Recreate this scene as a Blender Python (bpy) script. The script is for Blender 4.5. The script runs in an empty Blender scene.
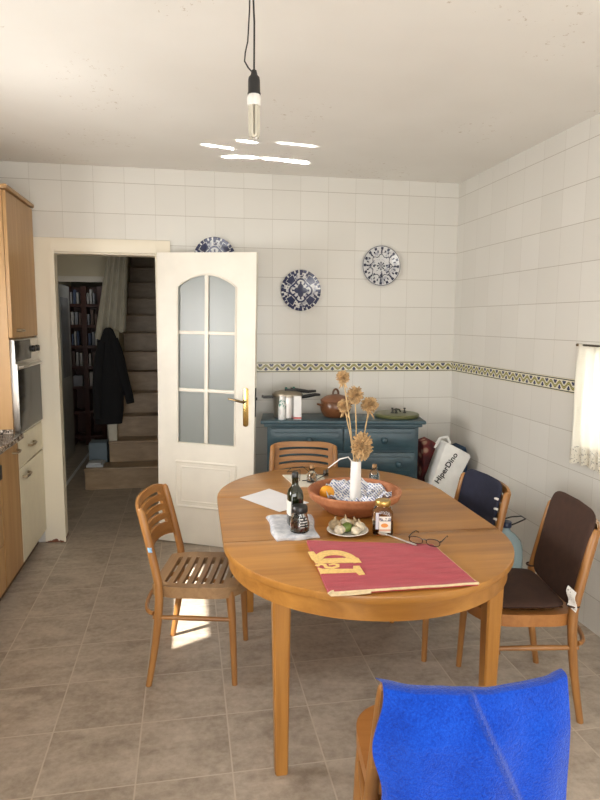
import bpy, bmesh, math, random
from mathutils import Vector, Matrix, noise
random.seed(7)
PI = math.pi
R = math.radians
scn = bpy.context.scene
COL = scn.collection

# ------------------------------------------------------------------ mesh helpers
class MB:
    def __init__(s):
        s.bm = bmesh.new()
    def face(s, vs):
        try:
            return s.bm.faces.new(vs)
        except ValueError:
            return None
    def loft(s, rings, closed=True, caps=(True, True)):
        rv = [[s.bm.verts.new(p) for p in r] for r in rings]
        n = len(rv[0])
        for a, b in zip(rv[:-1], rv[1:]):
            for i in range(n if closed else n - 1):
                j = (i + 1) % n
                s.face((a[i], a[j], b[j], b[i]))
        if closed and caps[0]:
            s.face(list(reversed(rv[0])))
        if closed and caps[1]:
            s.face(rv[-1])
        return rv
    def slab(s, outline, z0, z1, b=0.0, mat=None):
        """outline: ccw list of (x,y), extruded z0..z1 with rounded edges b"""
        n = len(outline)
        def off(d):
            out = []
            for i in range(n):
                p0 = Vector(outline[i - 1]); p = Vector(outline[i]); p1 = Vector(outline[(i + 1) % n])
                e0 = (p - p0).normalized(); e1 = (p1 - p).normalized()
                n0 = Vector((e0.y, -e0.x)); n1 = Vector((e1.y, -e1.x))
                m = (n0 + n1)
                if m.length < 1e-6:
                    m = n0
                m.normalize()
                c = max(0.4, m.dot(n0))
                out.append(p - m * (d / c))
            return out
        rings = []
        if b > 0:
            for k in range(3):
                a = k / 2 * PI / 2
                rings.append((b * (1 - math.sin(a)), z0 + b * (1 - math.cos(a))))
            for k in range(3):
                a = k / 2 * PI / 2
                rings.append((b * (1 - math.cos(a)), z1 - b * (1 - math.sin(a))))
        else:
            rings = [(0, z0), (0, z1)]
        pts = []
        for d, z in rings:
            r = [Vector((p[0], p[1], z)) for p in off(d)]
            if mat is not None:
                r = [mat @ v for v in r]
            pts.append(r)
        s.loft(pts)
        return s
    def box(s, x0, x1, y0, y1, z0, z1, b=0.0, mat=None):
        return s.slab([(x0, y0), (x1, y0), (x1, y1), (x0, y1)], z0, z1, b, mat)
    def tube(s, pts, rad, seg=10, flat=1.0, closed=False, caps=True):
        """pts along a path, rad number or list; flat scales the second axis"""
        pts = [Vector(p) for p in pts]
        n = len(pts)
        if not isinstance(rad, (list, tuple)):
            rad = [rad] * n
        rings = []
        up = None
        for i in range(n):
            if closed:
                t = (pts[(i + 1) % n] - pts[i - 1]).normalized()
            else:
                t = (pts[min(i + 1, n - 1)] - pts[max(i - 1, 0)]).normalized()
            if up is None:
                up = Vector((0, 1, 0)) if abs(t.y) < 0.9 else Vector((1, 0, 0))
            a = up - t * up.dot(t)
            if a.length < 1e-5:
                a = Vector((1, 0, 0)) - t * t.x
            a.normalize()
            up = a
            c = t.cross(a)
            rings.append([pts[i] + (a * math.cos(2 * PI * k / seg) * flat + c * math.sin(2 * PI * k / seg)) * rad[i] for k in range(seg)])
        if closed:
            rings.append(rings[0])
            s.loft(rings, caps=(False, False))
            bmesh.ops.remove_doubles(s.bm, verts=s.bm.verts, dist=1e-6)
        else:
            s.loft(rings, caps=(caps, caps))
        return s
    def lathe(s, prof, seg=32, c=(0, 0, 0), mat=None):
        rings = []
        for r, z in prof:
            ring = [Vector((c[0] + r * math.cos(2 * PI * k / seg), c[1] + r * math.sin(2 * PI * k / seg), c[2] + z)) for k in range(seg)]
            if mat is not None:
                ring = [mat @ v for v in ring]
            rings.append(ring)
        s.loft(rings)
        return s
    def grid(s, fn, nu, nv, skip=None, thick=None):
        """fn(u,v) with u,v in lists; optional skipped cells; thick: offset vector or function"""
        us = nu if isinstance(nu, list) else [i / nu for i in range(nu + 1)]
        vs = nv if isinstance(nv, list) else [i / nv for i in range(nv + 1)]
        top = {}
        bot = {}
        P = {(i, j): Vector(fn(u, v)) for i, u in enumerate(us) for j, v in enumerate(vs)}
        def off(i, j):
            if callable(thick):
                return thick(us[i], vs[j])
            return Vector(thick)
        cells = [(i, j) for i in range(len(us) - 1) for j in range(len(vs) - 1)
                 if not (skip and skip((us[i] + us[i + 1]) / 2, (vs[j] + vs[j + 1]) / 2))]
        used = set()
        for i, j in cells:
            used |= {(i, j), (i + 1, j), (i + 1, j + 1), (i, j + 1)}
        for k in used:
            top[k] = s.bm.verts.new(P[k])
            if thick is not None:
                bot[k] = s.bm.verts.new(P[k] + off(*k))
        cs = set(cells)
        for i, j in cells:
            q = [(i, j), (i + 1, j), (i + 1, j + 1), (i, j + 1)]
            s.face([top[k] for k in q])
            if thick is not None:
                s.face([bot[k] for k in reversed(q)])
                for (a, b, nb) in ((q[0], q[1], (i, j - 1)), (q[1], q[2], (i + 1, j)), (q[2], q[3], (i, j + 1)), (q[3], q[0], (i - 1, j))):
                    if nb not in cs:
                        s.face([top[b], top[a], bot[a], bot[b]])
        return s
    def ball(s, c, r, seg=16, sc=(1, 1, 1), fn=None):
        rings = []
        m = seg // 2
        for j in range(1, m):
            th = PI * j / m
            ring = []
            for k in range(seg):
                ph = 2 * PI * k / seg
                v = Vector((math.sin(th) * math.cos(ph) * sc[0], math.sin(th) * math.sin(ph) * sc[1], -math.cos(th) * sc[2])) * r
                if fn:
                    v = fn(v, th, ph)
                ring.append(Vector(c) + v)
            rings.append(ring)
        s.loft(rings)
        return s
    def mesh(s, name):
        bmesh.ops.recalc_face_normals(s.bm, faces=s.bm.faces)
        me = bpy.data.meshes.new(name)
        s.bm.to_mesh(me)
        s.bm.free()
        for p in me.polygons:
            p.use_smooth = True
        me.set_sharp_from_angle(angle=R(38))
        return me

def part(name, mb, mat, parent=None):
    me = mb.mesh(name) if isinstance(mb, MB) else mb
    o = bpy.data.objects.new(name, me)
    COL.objects.link(o)
    if mat is not None:
        me.materials.clear()
        me.materials.append(mat)
    if parent is not None:
        o.parent = parent
    return o

def setp(o, label, cat, group=None):
    o['label'] = label
    o['category'] = cat
    if group:
        o['group'] = group
    return o

def thing(name, label, cat, loc=(0, 0, 0), rz=0.0, group=None):
    o = bpy.data.objects.new(name, None)
    o.empty_display_size = 0.05
    COL.objects.link(o)
    o.location = loc
    o.rotation_euler = (0, 0, rz)
    return setp(o, label, cat, group)

def solo(name, mb, mat, label, cat, loc=(0, 0, 0), rz=0.0, group=None):
    o = part(name, mb, mat)
    o.location = loc
    o.rotation_euler = (0, 0, rz)
    return setp(o, label, cat, group)

def struct(name, mb, mat, parent=None):
    o = part(name, mb, mat, parent)
    if parent is None:
        o['kind'] = 'structure'
    return o

def copy_tree(root, loc, rz, label, group=None):
    c = root.copy()
    COL.objects.link(c)
    c.location = loc
    c.rotation_euler = (0, 0, rz)
    c['label'] = label
    if group:
        c['group'] = group
    for ch in list(root.children):
        d = ch.copy()
        COL.objects.link(d)
        d.parent = c
        for g in list(ch.children):
            e = g.copy()
            COL.objects.link(e)
            e.parent = d
    return c

# ------------------------------------------------------------------ material helpers
class NT:
    def __init__(s, name):
        s.m = bpy.data.materials.new(name)
        s.m.use_nodes = True
        s.t = s.m.node_tree
        s.b = s.t.nodes['Principled BSDF']
        s.out = s.t.nodes['Material Output']
    def n(s, kind, **kw):
        x = s.t.nodes.new(kind)
        for k, v in kw.items():
            setattr(x, k, v)
        return x
    def link(s, a, b):
        s.t.links.new(a, b)
    def val(s, sock, v):
        if isinstance(v, (int, float, tuple, list)):
            sock.default_value = v
        else:
            s.link(v, sock)
    def math(s, op, a, b=0.0, c=None):
        x = s.n('ShaderNodeMath', operation=op)
        s.val(x.inputs[0], a)
        s.val(x.inputs[1], b)
        if c is not None:
            s.val(x.inputs[2], c)
        return x.outputs[0]
    def mix(s, f, a, b):
        x = s.n('ShaderNodeMix', data_type='RGBA')
        s.val(x.inputs[0], f)
        s.val(x.inputs[6], a if not isinstance(a, tuple) or len(a) == 4 else (*a, 1))
        s.val(x.inputs[7], b if not isinstance(b, tuple) or len(b) == 4 else (*b, 1))
        return x.outputs[2]
    def coord(s, which='Object'):
        return s.n('ShaderNodeTexCoord').outputs[which]
    def xyz(s, v):
        x = s.n('ShaderNodeSeparateXYZ')
        s.link(v, x.inputs[0])
        return x.outputs
    def noise(s, vec, scale=5.0, detail=3.0, rough=0.5, dist=0.0, sc=None):
        if sc is not None:
            mp = s.n('ShaderNodeMapping')
            s.link(vec, mp.inputs['Vector'])
            mp.inputs['Scale'].default_value = sc
            vec = mp.outputs[0]
        x = s.n('ShaderNodeTexNoise')
        s.link(vec, x.inputs['Vector'])
        x.inputs['Scale'].default_value = scale
        x.inputs['Detail'].default_value = detail
        x.inputs['Roughness'].default_value = rough
        x.inputs['Distortion'].default_value = dist
        return x.outputs['Fac']
    def ramp(s, fac, stops):
        x = s.n('ShaderNodeValToRGB')
        el = x.color_ramp.elements
        while len(el) > 1:
            el.remove(el[-1])
        el[0].position = stops[0][0]
        el[0].color = (*stops[0][1], 1)
        for p, c in stops[1:]:
            e = el.new(p)
            e.color = (*c, 1)
        s.link(fac, x.inputs[0])
        return x.outputs[0]
    def bump(s, h, strength=0.3, dist=0.002):
        x = s.n('ShaderNodeBump')
        x.inputs['Strength'].default_value = strength
        x.inputs['Distance'].default_value = dist
        s.link(h, x.inputs['Height'])
        s.link(x.outputs[0], s.b.inputs['Normal'])
    def col(s, c):
        if isinstance(c, tuple):
            s.b.inputs['Base Color'].default_value = (*c[:3], 1)
        else:
            s.link(c, s.b.inputs['Base Color'])
    def set(s, rough=None, metal=None, spec=None, trans=None, ior=None, sheen=None, coat=None):
        for k, v in (('Roughness', rough), ('Metallic', metal), ('Specular IOR Level', spec), ('Transmission Weight', trans),
                     ('IOR', ior), ('Sheen Weight', sheen), ('Coat Weight', coat)):
            if v is not None:
                s.val(s.b.inputs[k], v)
        return s

def M(name, c, rough=0.5, metal=0.0, var=0.06, scale=12.0, bump=0.0, **kw):
    t = NT(name)
    f = t.noise(t.coord(), scale, 3)
    lo = tuple(max(0, x * (1 - var)) for x in c)
    hi = tuple(min(1, x * (1 + var)) for x in c)
    t.col(t.ramp(f, [(0.3, lo), (0.7, hi)]))
    t.set(rough=rough, metal=metal, **kw)
    if bump:
        t.bump(t.noise(t.coord(), scale * 12, 4), bump, 0.003)
    return t.m

def wood(name, dark, light, axis='Z', rough=0.38, scale=1.0, spec=0.5):
    t = NT(name)
    sc = {'X': (1.2, 22, 22), 'Y': (22, 1.2, 22), 'Z': (22, 22, 1.2)}[axis]
    sc = tuple(x * scale for x in sc)
    c = t.coord()
    f1 = t.noise(c, 1.0, 5, 0.6, 0.6, sc)
    f2 = t.noise(c, 2.2, 2, 0.5, 0.0)
    f = t.math('ADD', t.math('MULTIPLY', f1, 0.75), t.math('MULTIPLY', f2, 0.25))
    t.col(t.ramp(f, [(0.32, dark), (0.5, tuple((a + b) / 2 for a, b in zip(dark, light))), (0.68, light)]))
    t.set(rough=rough, spec=spec)
    t.bump(f1, 0.12, 0.001)
    return t.m

# --- tiled walls
def wall_tiles(name, axis, x0):
    t = NT(name)
    o = t.xyz(t.n('ShaderNodeNewGeometry').outputs['Position'])
    h = o[0] if axis == 'X' else o[1]
    p = 0.2075
    tx = t.math('DIVIDE', t.math('SUBTRACT', h, x0), p)
    up = t.math('GREATER_THAN', o[2], 1.26)
    base = t.math('ADD', 1.219, t.math('MULTIPLY', up, 0.079))
    tz = t.math('DIVIDE', t.math('SUBTRACT', o[2], base), p)
    def joint(v, w):
        fr = t.math('FRACT', t.math('ADD', v, 40.0))
        d = t.math('MINIMUM', fr, t.math('SUBTRACT', 1.0, fr))
        return t.math('SUBTRACT', 1.0, t.math('SMOOTHSTEP', d, 0, w)) if False else t.math('LESS_THAN', d, w), d
    jx, dx = joint(tx, 0.0058)
    jx = t.math('MULTIPLY', jx, 0.6)
    jz, dz = joint(tz, 0.0072)
    j = t.math('MAXIMUM', jx, jz)
    cb = t.n('ShaderNodeCombineXYZ')
    t.link(t.math('FLOOR', tx), cb.inputs[0])
    t.link(t.math('FLOOR', tz), cb.inputs[1])
    wn = t.n('ShaderNodeTexWhiteNoise')
    t.link(cb.outputs[0], wn.inputs['Vector'])
    pos = t.n('ShaderNodeNewGeometry').outputs['Position']
    soft = t.noise(pos, 1.7, 3)
    f = t.math('ADD', t.math('MULTIPLY', wn.outputs['Value'], 0.4), t.math('MULTIPLY', soft, 0.6))
    tile = t.ramp(f, [(0.15, (0.655, 0.635, 0.585)), (0.85, (0.715, 0.697, 0.65))])
    t.col(t.mix(j, tile, (0.36, 0.325, 0.27)))
    t.set(rough=t.math('ADD', 0.24, t.math('MULTIPLY', j, 0.5)))
    edge = t.math('MINIMUM', t.math('MINIMUM', dx, dz), 0.03)
    wob = t.math('MULTIPLY', t.noise(pos, 14, 2), 0.012)
    t.bump(t.math('ADD', edge, wob), 0.25, 0.02)
    return t.m

def floor_mat(name):
    t = NT(name)
    pos = t.n('ShaderNodeNewGeometry').outputs['Position']
    o = t.xyz(pos)
    p = 0.3375
    tx = t.math('ADD', t.math('DIVIDE', t.math('SUBTRACT', o[0], 0.138), p), 40)
    ty = t.math('ADD', t.math('DIVIDE', t.math('SUBTRACT', o[1], 2.375), p), 40)
    def dist(v):
        fr = t.math('FRACT', v)
        return t.math('MINIMUM', fr, t.math('SUBTRACT', 1.0, fr))
    dx, dy = dist(tx), dist(ty)
    j = t.math('LESS_THAN', t.math('MINIMUM', dx, dy), 0.0085)
    cb = t.n('ShaderNodeCombineXYZ')
    t.link(t.math('FLOOR', tx), cb.inputs[0])
    t.link(t.math('FLOOR', ty), cb.inputs[1])
    wn = t.n('ShaderNodeTexWhiteNoise')
    t.link(cb.outputs[0], wn.inputs['Vector'])
    ad = t.n('ShaderNodeVectorMath', operation='ADD')
    t.link(pos, ad.inputs[0])
    mu = t.n('ShaderNodeVectorMath', operation='SCALE')
    t.link(wn.outputs['Color'], mu.inputs[0])
    mu.inputs['Scale'].default_value = 9.0
    t.link(mu.outputs[0], ad.inputs[1])
    f1 = t.noise(ad.outputs[0], 5.0, 5, 0.62, 0.4, (1.0, 1.8, 1))
    f2 = t.noise(ad.outputs[0], 38, 4, 0.65)
    f = t.math('ADD', t.math('MULTIPLY', f1, 0.62), t.math('MULTIPLY', f2, 0.38))
    tile = t.ramp(f, [(0.36, (0.295, 0.242, 0.190)), (0.5, (0.415, 0.352, 0.286)), (0.64, (0.52, 0.45, 0.372))])
    t.col(t.mix(j, tile, (0.54, 0.47, 0.385)))
    t.set(rough=t.math('ADD', 0.30, t.math('MULTIPLY', f, 0.25)), spec=0.45)
    e = t.math('MINIMUM', t.math('MINIMUM', dx, dy), 0.014)
    t.bump(t.math('ADD', e, t.math('MULTIPLY', f2, 0.004)), 0.5, 0.05)
    return t.m

def ceiling_mat():
    t = NT('ceiling_paint')
    pos = t.coord()
    f = t.noise(pos, 1.3, 4)
    sp = t.noise(pos, 26, 6, 0.75)
    spots = t.math('MULTIPLY', t.math('GREATER_THAN', sp, 0.622), t.math('GREATER_THAN', t.noise(pos, 2.0, 2), 0.57))
    base = t.ramp(f, [(0.3, (0.765, 0.74, 0.69)), (0.7, (0.83, 0.81, 0.765))])
    t.col(t.mix(t.math('MULTIPLY', spots, 0.5), base, (0.42, 0.33, 0.22)))
    t.set(rough=0.62)
    t.bump(t.noise(pos, 60, 3), 0.08, 0.002)
    return t.m

MT = {}
MT['tile_x'] = wall_tiles('back_wall_tile', 'X', -0.822)
MT['tile_y'] = wall_tiles('right_wall_tile', 'Y', 3.026)
MT['floor'] = floor_mat('floor_tile')
MT['ceil'] = ceiling_mat()
MT['plaster'] = M('cream_plaster', (0.66, 0.61, 0.50), 0.8, var=0.05, scale=3)
MT['plaster_dim'] = M('hall_plaster', (0.66, 0.60, 0.45), 0.85, var=0.06, scale=3)
MT['dark_wall'] = M('shaded_stairwell_wall', (0.16, 0.14, 0.11), 0.9)  # darkness of the stairwell is put into this wall colour

# ------------------------------------------------------------------ room shell
XL, XR, YB, YR, ZC = -1.65, 2.065, 4.60, -1.60, 2.65
TW = 0.12
fl = MB(); fl.box(XL - 0.3, XR + 0.3, YR - 0.2, 9.6, -0.06, 0.0)
struct('floor', fl, MT['floor'])
ce = MB(); ce.box(XL - 0.3, XR + 0.3, YR - 0.2, YB + TW, ZC, ZC + 0.08)
struct('ceiling', ce, MT['ceil'])
wb = MB()
wb.box(XL - 0.2, -0.925, YB, YB + TW, 0, ZC)
wb.box(-0.18, XR + 0.2, YB, YB + TW, 0, ZC)
wb.box(-0.925, -0.18, YB, YB + TW, 2.085, ZC)
struct('wall_back', wb, MT['tile_x'])
def wall_y(x0, x1, holes, y0, y1):
    """wall in a constant-X plane, holes [(ya,yb,za,zb)] sorted in y"""
    m = MB()
    y = y0
    for ya, yb, za, zb in holes:
        m.box(x0, x1, y, ya, 0, ZC)
        if za > 0:
            m.box(x0, x1, ya, yb, 0, za)
        m.box(x0, x1, ya, yb, zb, ZC)
        y = yb
    m.box(x0, x1, y, y1, 0, ZC)
    return m
LW = (2.06, 3.06, 1.15, 1.86)
struct('wall_left', wall_y(XL - 0.06, XL, [LW], YR, YB), MT['tile_y'])
RW = (2.28, 2.92, 0.97, 1.455)
struct('wall_right', wall_y(XR, XR + 0.22, [RW], YR, YB), MT['tile_y'])
wr = MB()
wr.box(XL, -1.25, YR - 0.15, YR, 0, ZC)
wr.box(1.65, XR, YR - 0.15, YR, 0, ZC)
wr.box(-1.25, 1.65, YR - 0.15, YR, 2.2, ZC)
struct('wall_rear', wr, MT['tile_x'])

MT['frame_white'] = M('cream_door_paint', (0.80, 0.76, 0.67), 0.42, var=0.04, scale=6)
t = NT('chipped_casing_paint')
o_ = t.xyz(t.n('ShaderNodeNewGeometry').outputs['Position'])
nz = t.noise(t.coord(), 22, 3)
chip = t.math('LESS_THAN', t.math('ADD', o_[2], t.math('MULTIPLY', nz, 0.10)), 0.066)
t.col(t.mix(chip, (0.80, 0.735, 0.60), (0.20, 0.07, 0.035)))
t.set(rough=0.5)
MT['casing'] = t.m
# door casing (kitchen side + lining)
cs = MB()
cs.box(-1.025, -0.905, YB - 0.022, YB + 0.0, 0, 2.16, 0.006)
cs.box(-0.20, -0.103, YB - 0.022, YB + 0.0, 0, 2.16, 0.006)
cs.box(-0.9055, -0.1995, YB - 0.022, YB + 0.0, 2.065, 2.16, 0.006)
cs.box(-0.9251, -0.895, YB, YB + TW + 0.01, 0, 2.085)
cs.box(-0.21, -0.1799, YB, YB + TW + 0.01, 0, 2.085)
cs.box(-0.895, -0.21, YB, YB + TW + 0.01, 2.055, 2.0851)
cs.box(-0.920, -0.883, YB - 0.034, YB - 0.021, 0, 2.075, 0.005)
struct('trim_1', cs, MT['casing'])

# decorative border tiles
def border_mat(name, axis, off):
    t = NT(name)
    o = t.xyz(t.n('ShaderNodeNewGeometry').outputs['Position'])
    h = o[0] if axis == 'X' else o[1]
    p = 0.085
    u = t.math('FRACT', t.math('ADD', t.math('DIVIDE', t.math('SUBTRACT', h, off), p), 40))
    v = t.math('DIVIDE', t.math('SUBTRACT', o[2], 1.219), 0.079)
    cs_ = t.math('COSINE', t.math('MULTIPLY', u, 2 * PI))
    wave = t.math('ADD', 0.5, t.math('MULTIPLY', cs_, -0.17))
    d = t.math('ABSOLUTE', t.math('SUBTRACT', v, wave))
    green = t.math('LESS_THAN', d, 0.075)
    vein = t.math('LESS_THAN', t.math('ABSOLUTE', t.math('SUBTRACT', d, 0.085)), 0.022)
    def leaf(cu, cv, au, av):
        a = t.math('DIVIDE', t.math('SUBTRACT', u, cu), au)
        b = t.math('DIVIDE', t.math('SUBTRACT', v, cv), av)
        return t.math('LESS_THAN', t.math('ADD', t.math('MULTIPLY', a, a), t.math('MULTIPLY', b, b)), 1.0)
    navy = leaf(0.5, 0.32, 0.11, 0.16)
    for c in ((0.40, 0.27, 0.07, 0.06), (0.60, 0.27, 0.07, 0.06), (0.06, 0.68, 0.06, 0.14), (0.94, 0.68, 0.06, 0.14), (0.14, 0.74, 0.05, 0.07), (0.86, 0.74, 0.05, 0.07)):
        navy = t.math('MAXIMUM', navy, leaf(*c))
    c = t.mix(green, (0.70, 0.66, 0.50), (0.34, 0.31, 0.10))
    c = t.mix(vein, c, (0.06, 0.06, 0.035))
    c = t.mix(navy, c, (0.03, 0.035, 0.09))
    e1 = t.math('MULTIPLY', t.math('GREATER_THAN', v, 0.055), t.math('LESS_THAN', v, 0.13))
    e2 = t.math('MULTIPLY', t.math('GREATER_THAN', v, 0.87), t.math('LESS_THAN', v, 0.945))
    c = t.mix(t.math('MAXIMUM', e1, e2), c, (0.045, 0.05, 0.045))
    t.col(c)
    t.set(rough=0.25)
    return t.m
bb = MB(); bb.box(-0.103, XR - 0.004, YB - 0.004, YB + 0.001, 1.219, 1.298)
struct('trim_2', bb, border_mat('border_tile_back', 'X', -0.822))
bb = MB(); bb.box(XR - 0.004, XR + 0.001, 2.93, YB - 0.004, 1.219, 1.298)
struct('trim_3', bb, border_mat('border_tile_right', 'Y', 3.026))

# ------------------------------------------------------------------ materials used by many
CH_D, CH_L = (0.235, 0.098, 0.026), (0.42, 0.200, 0.060)
MT['chair_x'] = wood('chair_wood_x', CH_D, CH_L, 'X', 0.36)
MT['chair_y'] = wood('chair_wood_y', CH_D, CH_L, 'Y', 0.36)
MT['chair_z'] = wood('chair_wood_z', CH_D, CH_L, 'Z', 0.36)
MT['seat_worn'] = wood('worn_chair_seat', (0.215, 0.120, 0.052), (0.375, 0.225, 0.108), 'X', 0.45)
TB_D, TB_L = (0.30, 0.122, 0.022), (0.50, 0.235, 0.052)
MT['table_x'] = wood('table_wood_top', TB_D, TB_L, 'X', 0.33, 0.8)
MT['table_z'] = wood('table_wood_leg', TB_D, TB_L, 'Z', 0.34)
MT['white_gloss'] = M('white_glaze', (0.82, 0.80, 0.77), 0.2, var=0.02)
MT['white_paper'] = M('white_paper', (0.80, 0.80, 0.83), 0.75, var=0.02)
MT['black'] = M('black_plastic', (0.012, 0.012, 0.012), 0.4)
MT['black_matte'] = M('black_cloth', (0.006, 0.006, 0.007), 0.95)
MT['steel'] = M('brushed_steel', (0.62, 0.60, 0.57), 0.28, 1.0, var=0.05)
MT['brass'] = M('polished_brass', (0.62, 0.43, 0.15), 0.25, 1.0, var=0.05)
MT['brown_pad'] = M('brown_canvas', (0.050, 0.022, 0.0135), 0.85, var=0.15, scale=30, bump=0.25)
MT['navy_pad'] = M('navy_canvas', (0.012, 0.014, 0.034), 0.85, var=0.15, scale=30, bump=0.25)
MT['tie_white'] = M('white_tape', (0.75, 0.72, 0.68), 0.8)

def glass(name, c, rough=0.02, ior=1.45):
    t = NT(name)
    t.col(c)
    t.set(rough=rough, trans=1.0, ior=ior)
    return t.m
MT['glass'] = glass('clear_glass', (0.93, 0.95, 0.94))
MT['olive_glass'] = M('dark_olive_glass', (0.010, 0.013, 0.004), 0.08, var=0.1, coat=0.5)

# ------------------------------------------------------------------ kitchen door leaf (door_1)
door = bpy.data.objects.new('door_1', None)
COL.objects.link(door)
door['kind'] = 'structure'
door.matrix_world = Matrix.Translation((-0.222, 4.478, 0.012)) @ Matrix.Rotation(R(-25), 4, 'Z') @ Matrix.Rotation(R(1.0), 4, 'Y')
DW, DH, DT = 0.722, 2.052, 0.036
GX0, GX1, GZ0, GZ1 = 0.148, 0.585, 0.735, 1.825       # glazed opening, arch above GZ1
ARC = 0.085
def arch(x):
    k = (x - (GX0 + GX1) / 2) / ((GX1 - GX0) / 2)
    return GZ1 + ARC * (1 - k * k)
lf = MB()
lf.box(0, GX0, 0, DT, 0, DH)
lf.box(GX1, DW, 0, DT, 0, DH)
lf.box(GX0, GX1, 0, DT, 0, GZ0)
N = 14
xs = [GX0 + (GX1 - GX0) * i / N for i in range(N + 1)]
lf.loft([[(x, 0, arch(x)), (x, DT, arch(x)), (x, DT, DH), (x, 0, DH)] for x in xs], caps=(False, False))
part('door_panel', lf, MT['frame_white'], door)
mu = MB()
xm = (GX0 + GX1) / 2
mu.box(xm - 0.013, xm + 0.013, 0.002, DT - 0.002, GZ0, arch(xm), 0.003)
for z in (1.112, 1.512):
    mu.box(GX0, GX1, 0.003, DT - 0.003, z - 0.012, z + 0.012, 0.003)
# bead around the opening
pts = [(GX0 + 0.004, -0.001, GZ0 + 0.004)] + [(min(max(x, GX0 + 0.004), GX1 - 0.004), -0.001, arch(x) - 0.004) for x in xs] + [(GX1 - 0.004, -0.001, GZ0 + 0.004)]
mu.tube(pts, 0.0075, 6, closed=True)
part('glazing_bar', mu, MT['frame_white'], door)
pn = MB()
pn.loft([[(x, DT / 2 - 0.002, GZ0), (x, DT / 2 + 0.002, GZ0), (x, DT / 2 + 0.002, arch(x)), (x, DT / 2 - 0.002, arch(x))] for x in xs])
t = NT('frosted_glass')
tr = t.n('ShaderNodeBsdfTranslucent'); tr.inputs[0].default_value = (0.72, 0.76, 0.74, 1)
df = t.n('ShaderNodeBsdfDiffuse'); df.inputs[0].default_value = (0.42, 0.45, 0.44, 1)
gl = t.n('ShaderNodeBsdfGlossy'); gl.inputs['Roughness'].default_value = 0.35; gl.inputs[0].default_value = (0.8, 0.8, 0.8, 1)
m1 = t.n('ShaderNodeMixShader'); m1.inputs[0].default_value = 0.5
m2 = t.n('ShaderNodeMixShader'); m2.inputs[0].default_value = 0.07
t.link(tr.outputs[0], m1.inputs[1]); t.link(df.outputs[0], m1.inputs[2])
t.link(m1.outputs[0], m2.inputs[1]); t.link(gl.outputs[0], m2.inputs[2])
t.link(m2.outputs[0], t.out.inputs['Surface'])
part('pane', pn, t.m, door)
pm = MB()
for (x0, x1, z0, z1, r) in ((0.140, 0.590, 0.275, 0.60, 0.010), (0.180, 0.550, 0.312, 0.563, 0.006)):
    pm.tube([(x0, 0, z0), (x1, 0, z0)], r, 6); pm.tube([(x0, 0, z1), (x1, 0, z1)], r, 6)
    pm.tube([(x0, 0, z0), (x0, 0, z1)], r, 6); pm.tube([(x1, 0, z0), (x1, 0, z1)], r, 6)
part('panel_moulding', pm, MT['frame_white'], door)
hp = MB()
out = []
for k in range(12):
    a = 2 * PI * k / 12
    out.append((0.660 + 0.021 * math.cos(a), (0.115 if math.sin(a) > 0 else -0.115) + 0.02 * math.sin(a)))
hp.slab(out, 0, 0.006, 0.002, Matrix.Translation((0, 0, 1.015)) @ Matrix.Rotation(PI / 2, 4, 'X'))
hpo = part('handle_plate', hp, MT['brass'], door)
hl = MB()
hl.tube([(0.660, 0, 1.055), (0.660, -0.045, 1.055), (0.648, -0.052, 1.057), (0.60, -0.052, 1.066), (0.55, -0.050, 1.074)], [0.009, 0.009, 0.009, 0.008, 0.006], 8)
part('door_handle', hl, M('dark_bronze', (0.12, 0.08, 0.04), 0.3, 1.0), hpo)
lt = MB(); lt.box(DW - 0.001, DW + 0.002, 0.008, 0.028, 0.95, 1.15); lt.box(DW, DW + 0.012, 0.012, 0.024, 1.065, 1.085, 0.002)
part('latch', lt, MT['black'], door)
hg = MB()
for z in (0.28, 1.05, 1.8):
    hg.tube([(-0.008, DT, z), (-0.008, DT, z + 0.08)], 0.008, 8)
part('hinge', hg, MT['brass'], door)

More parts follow.
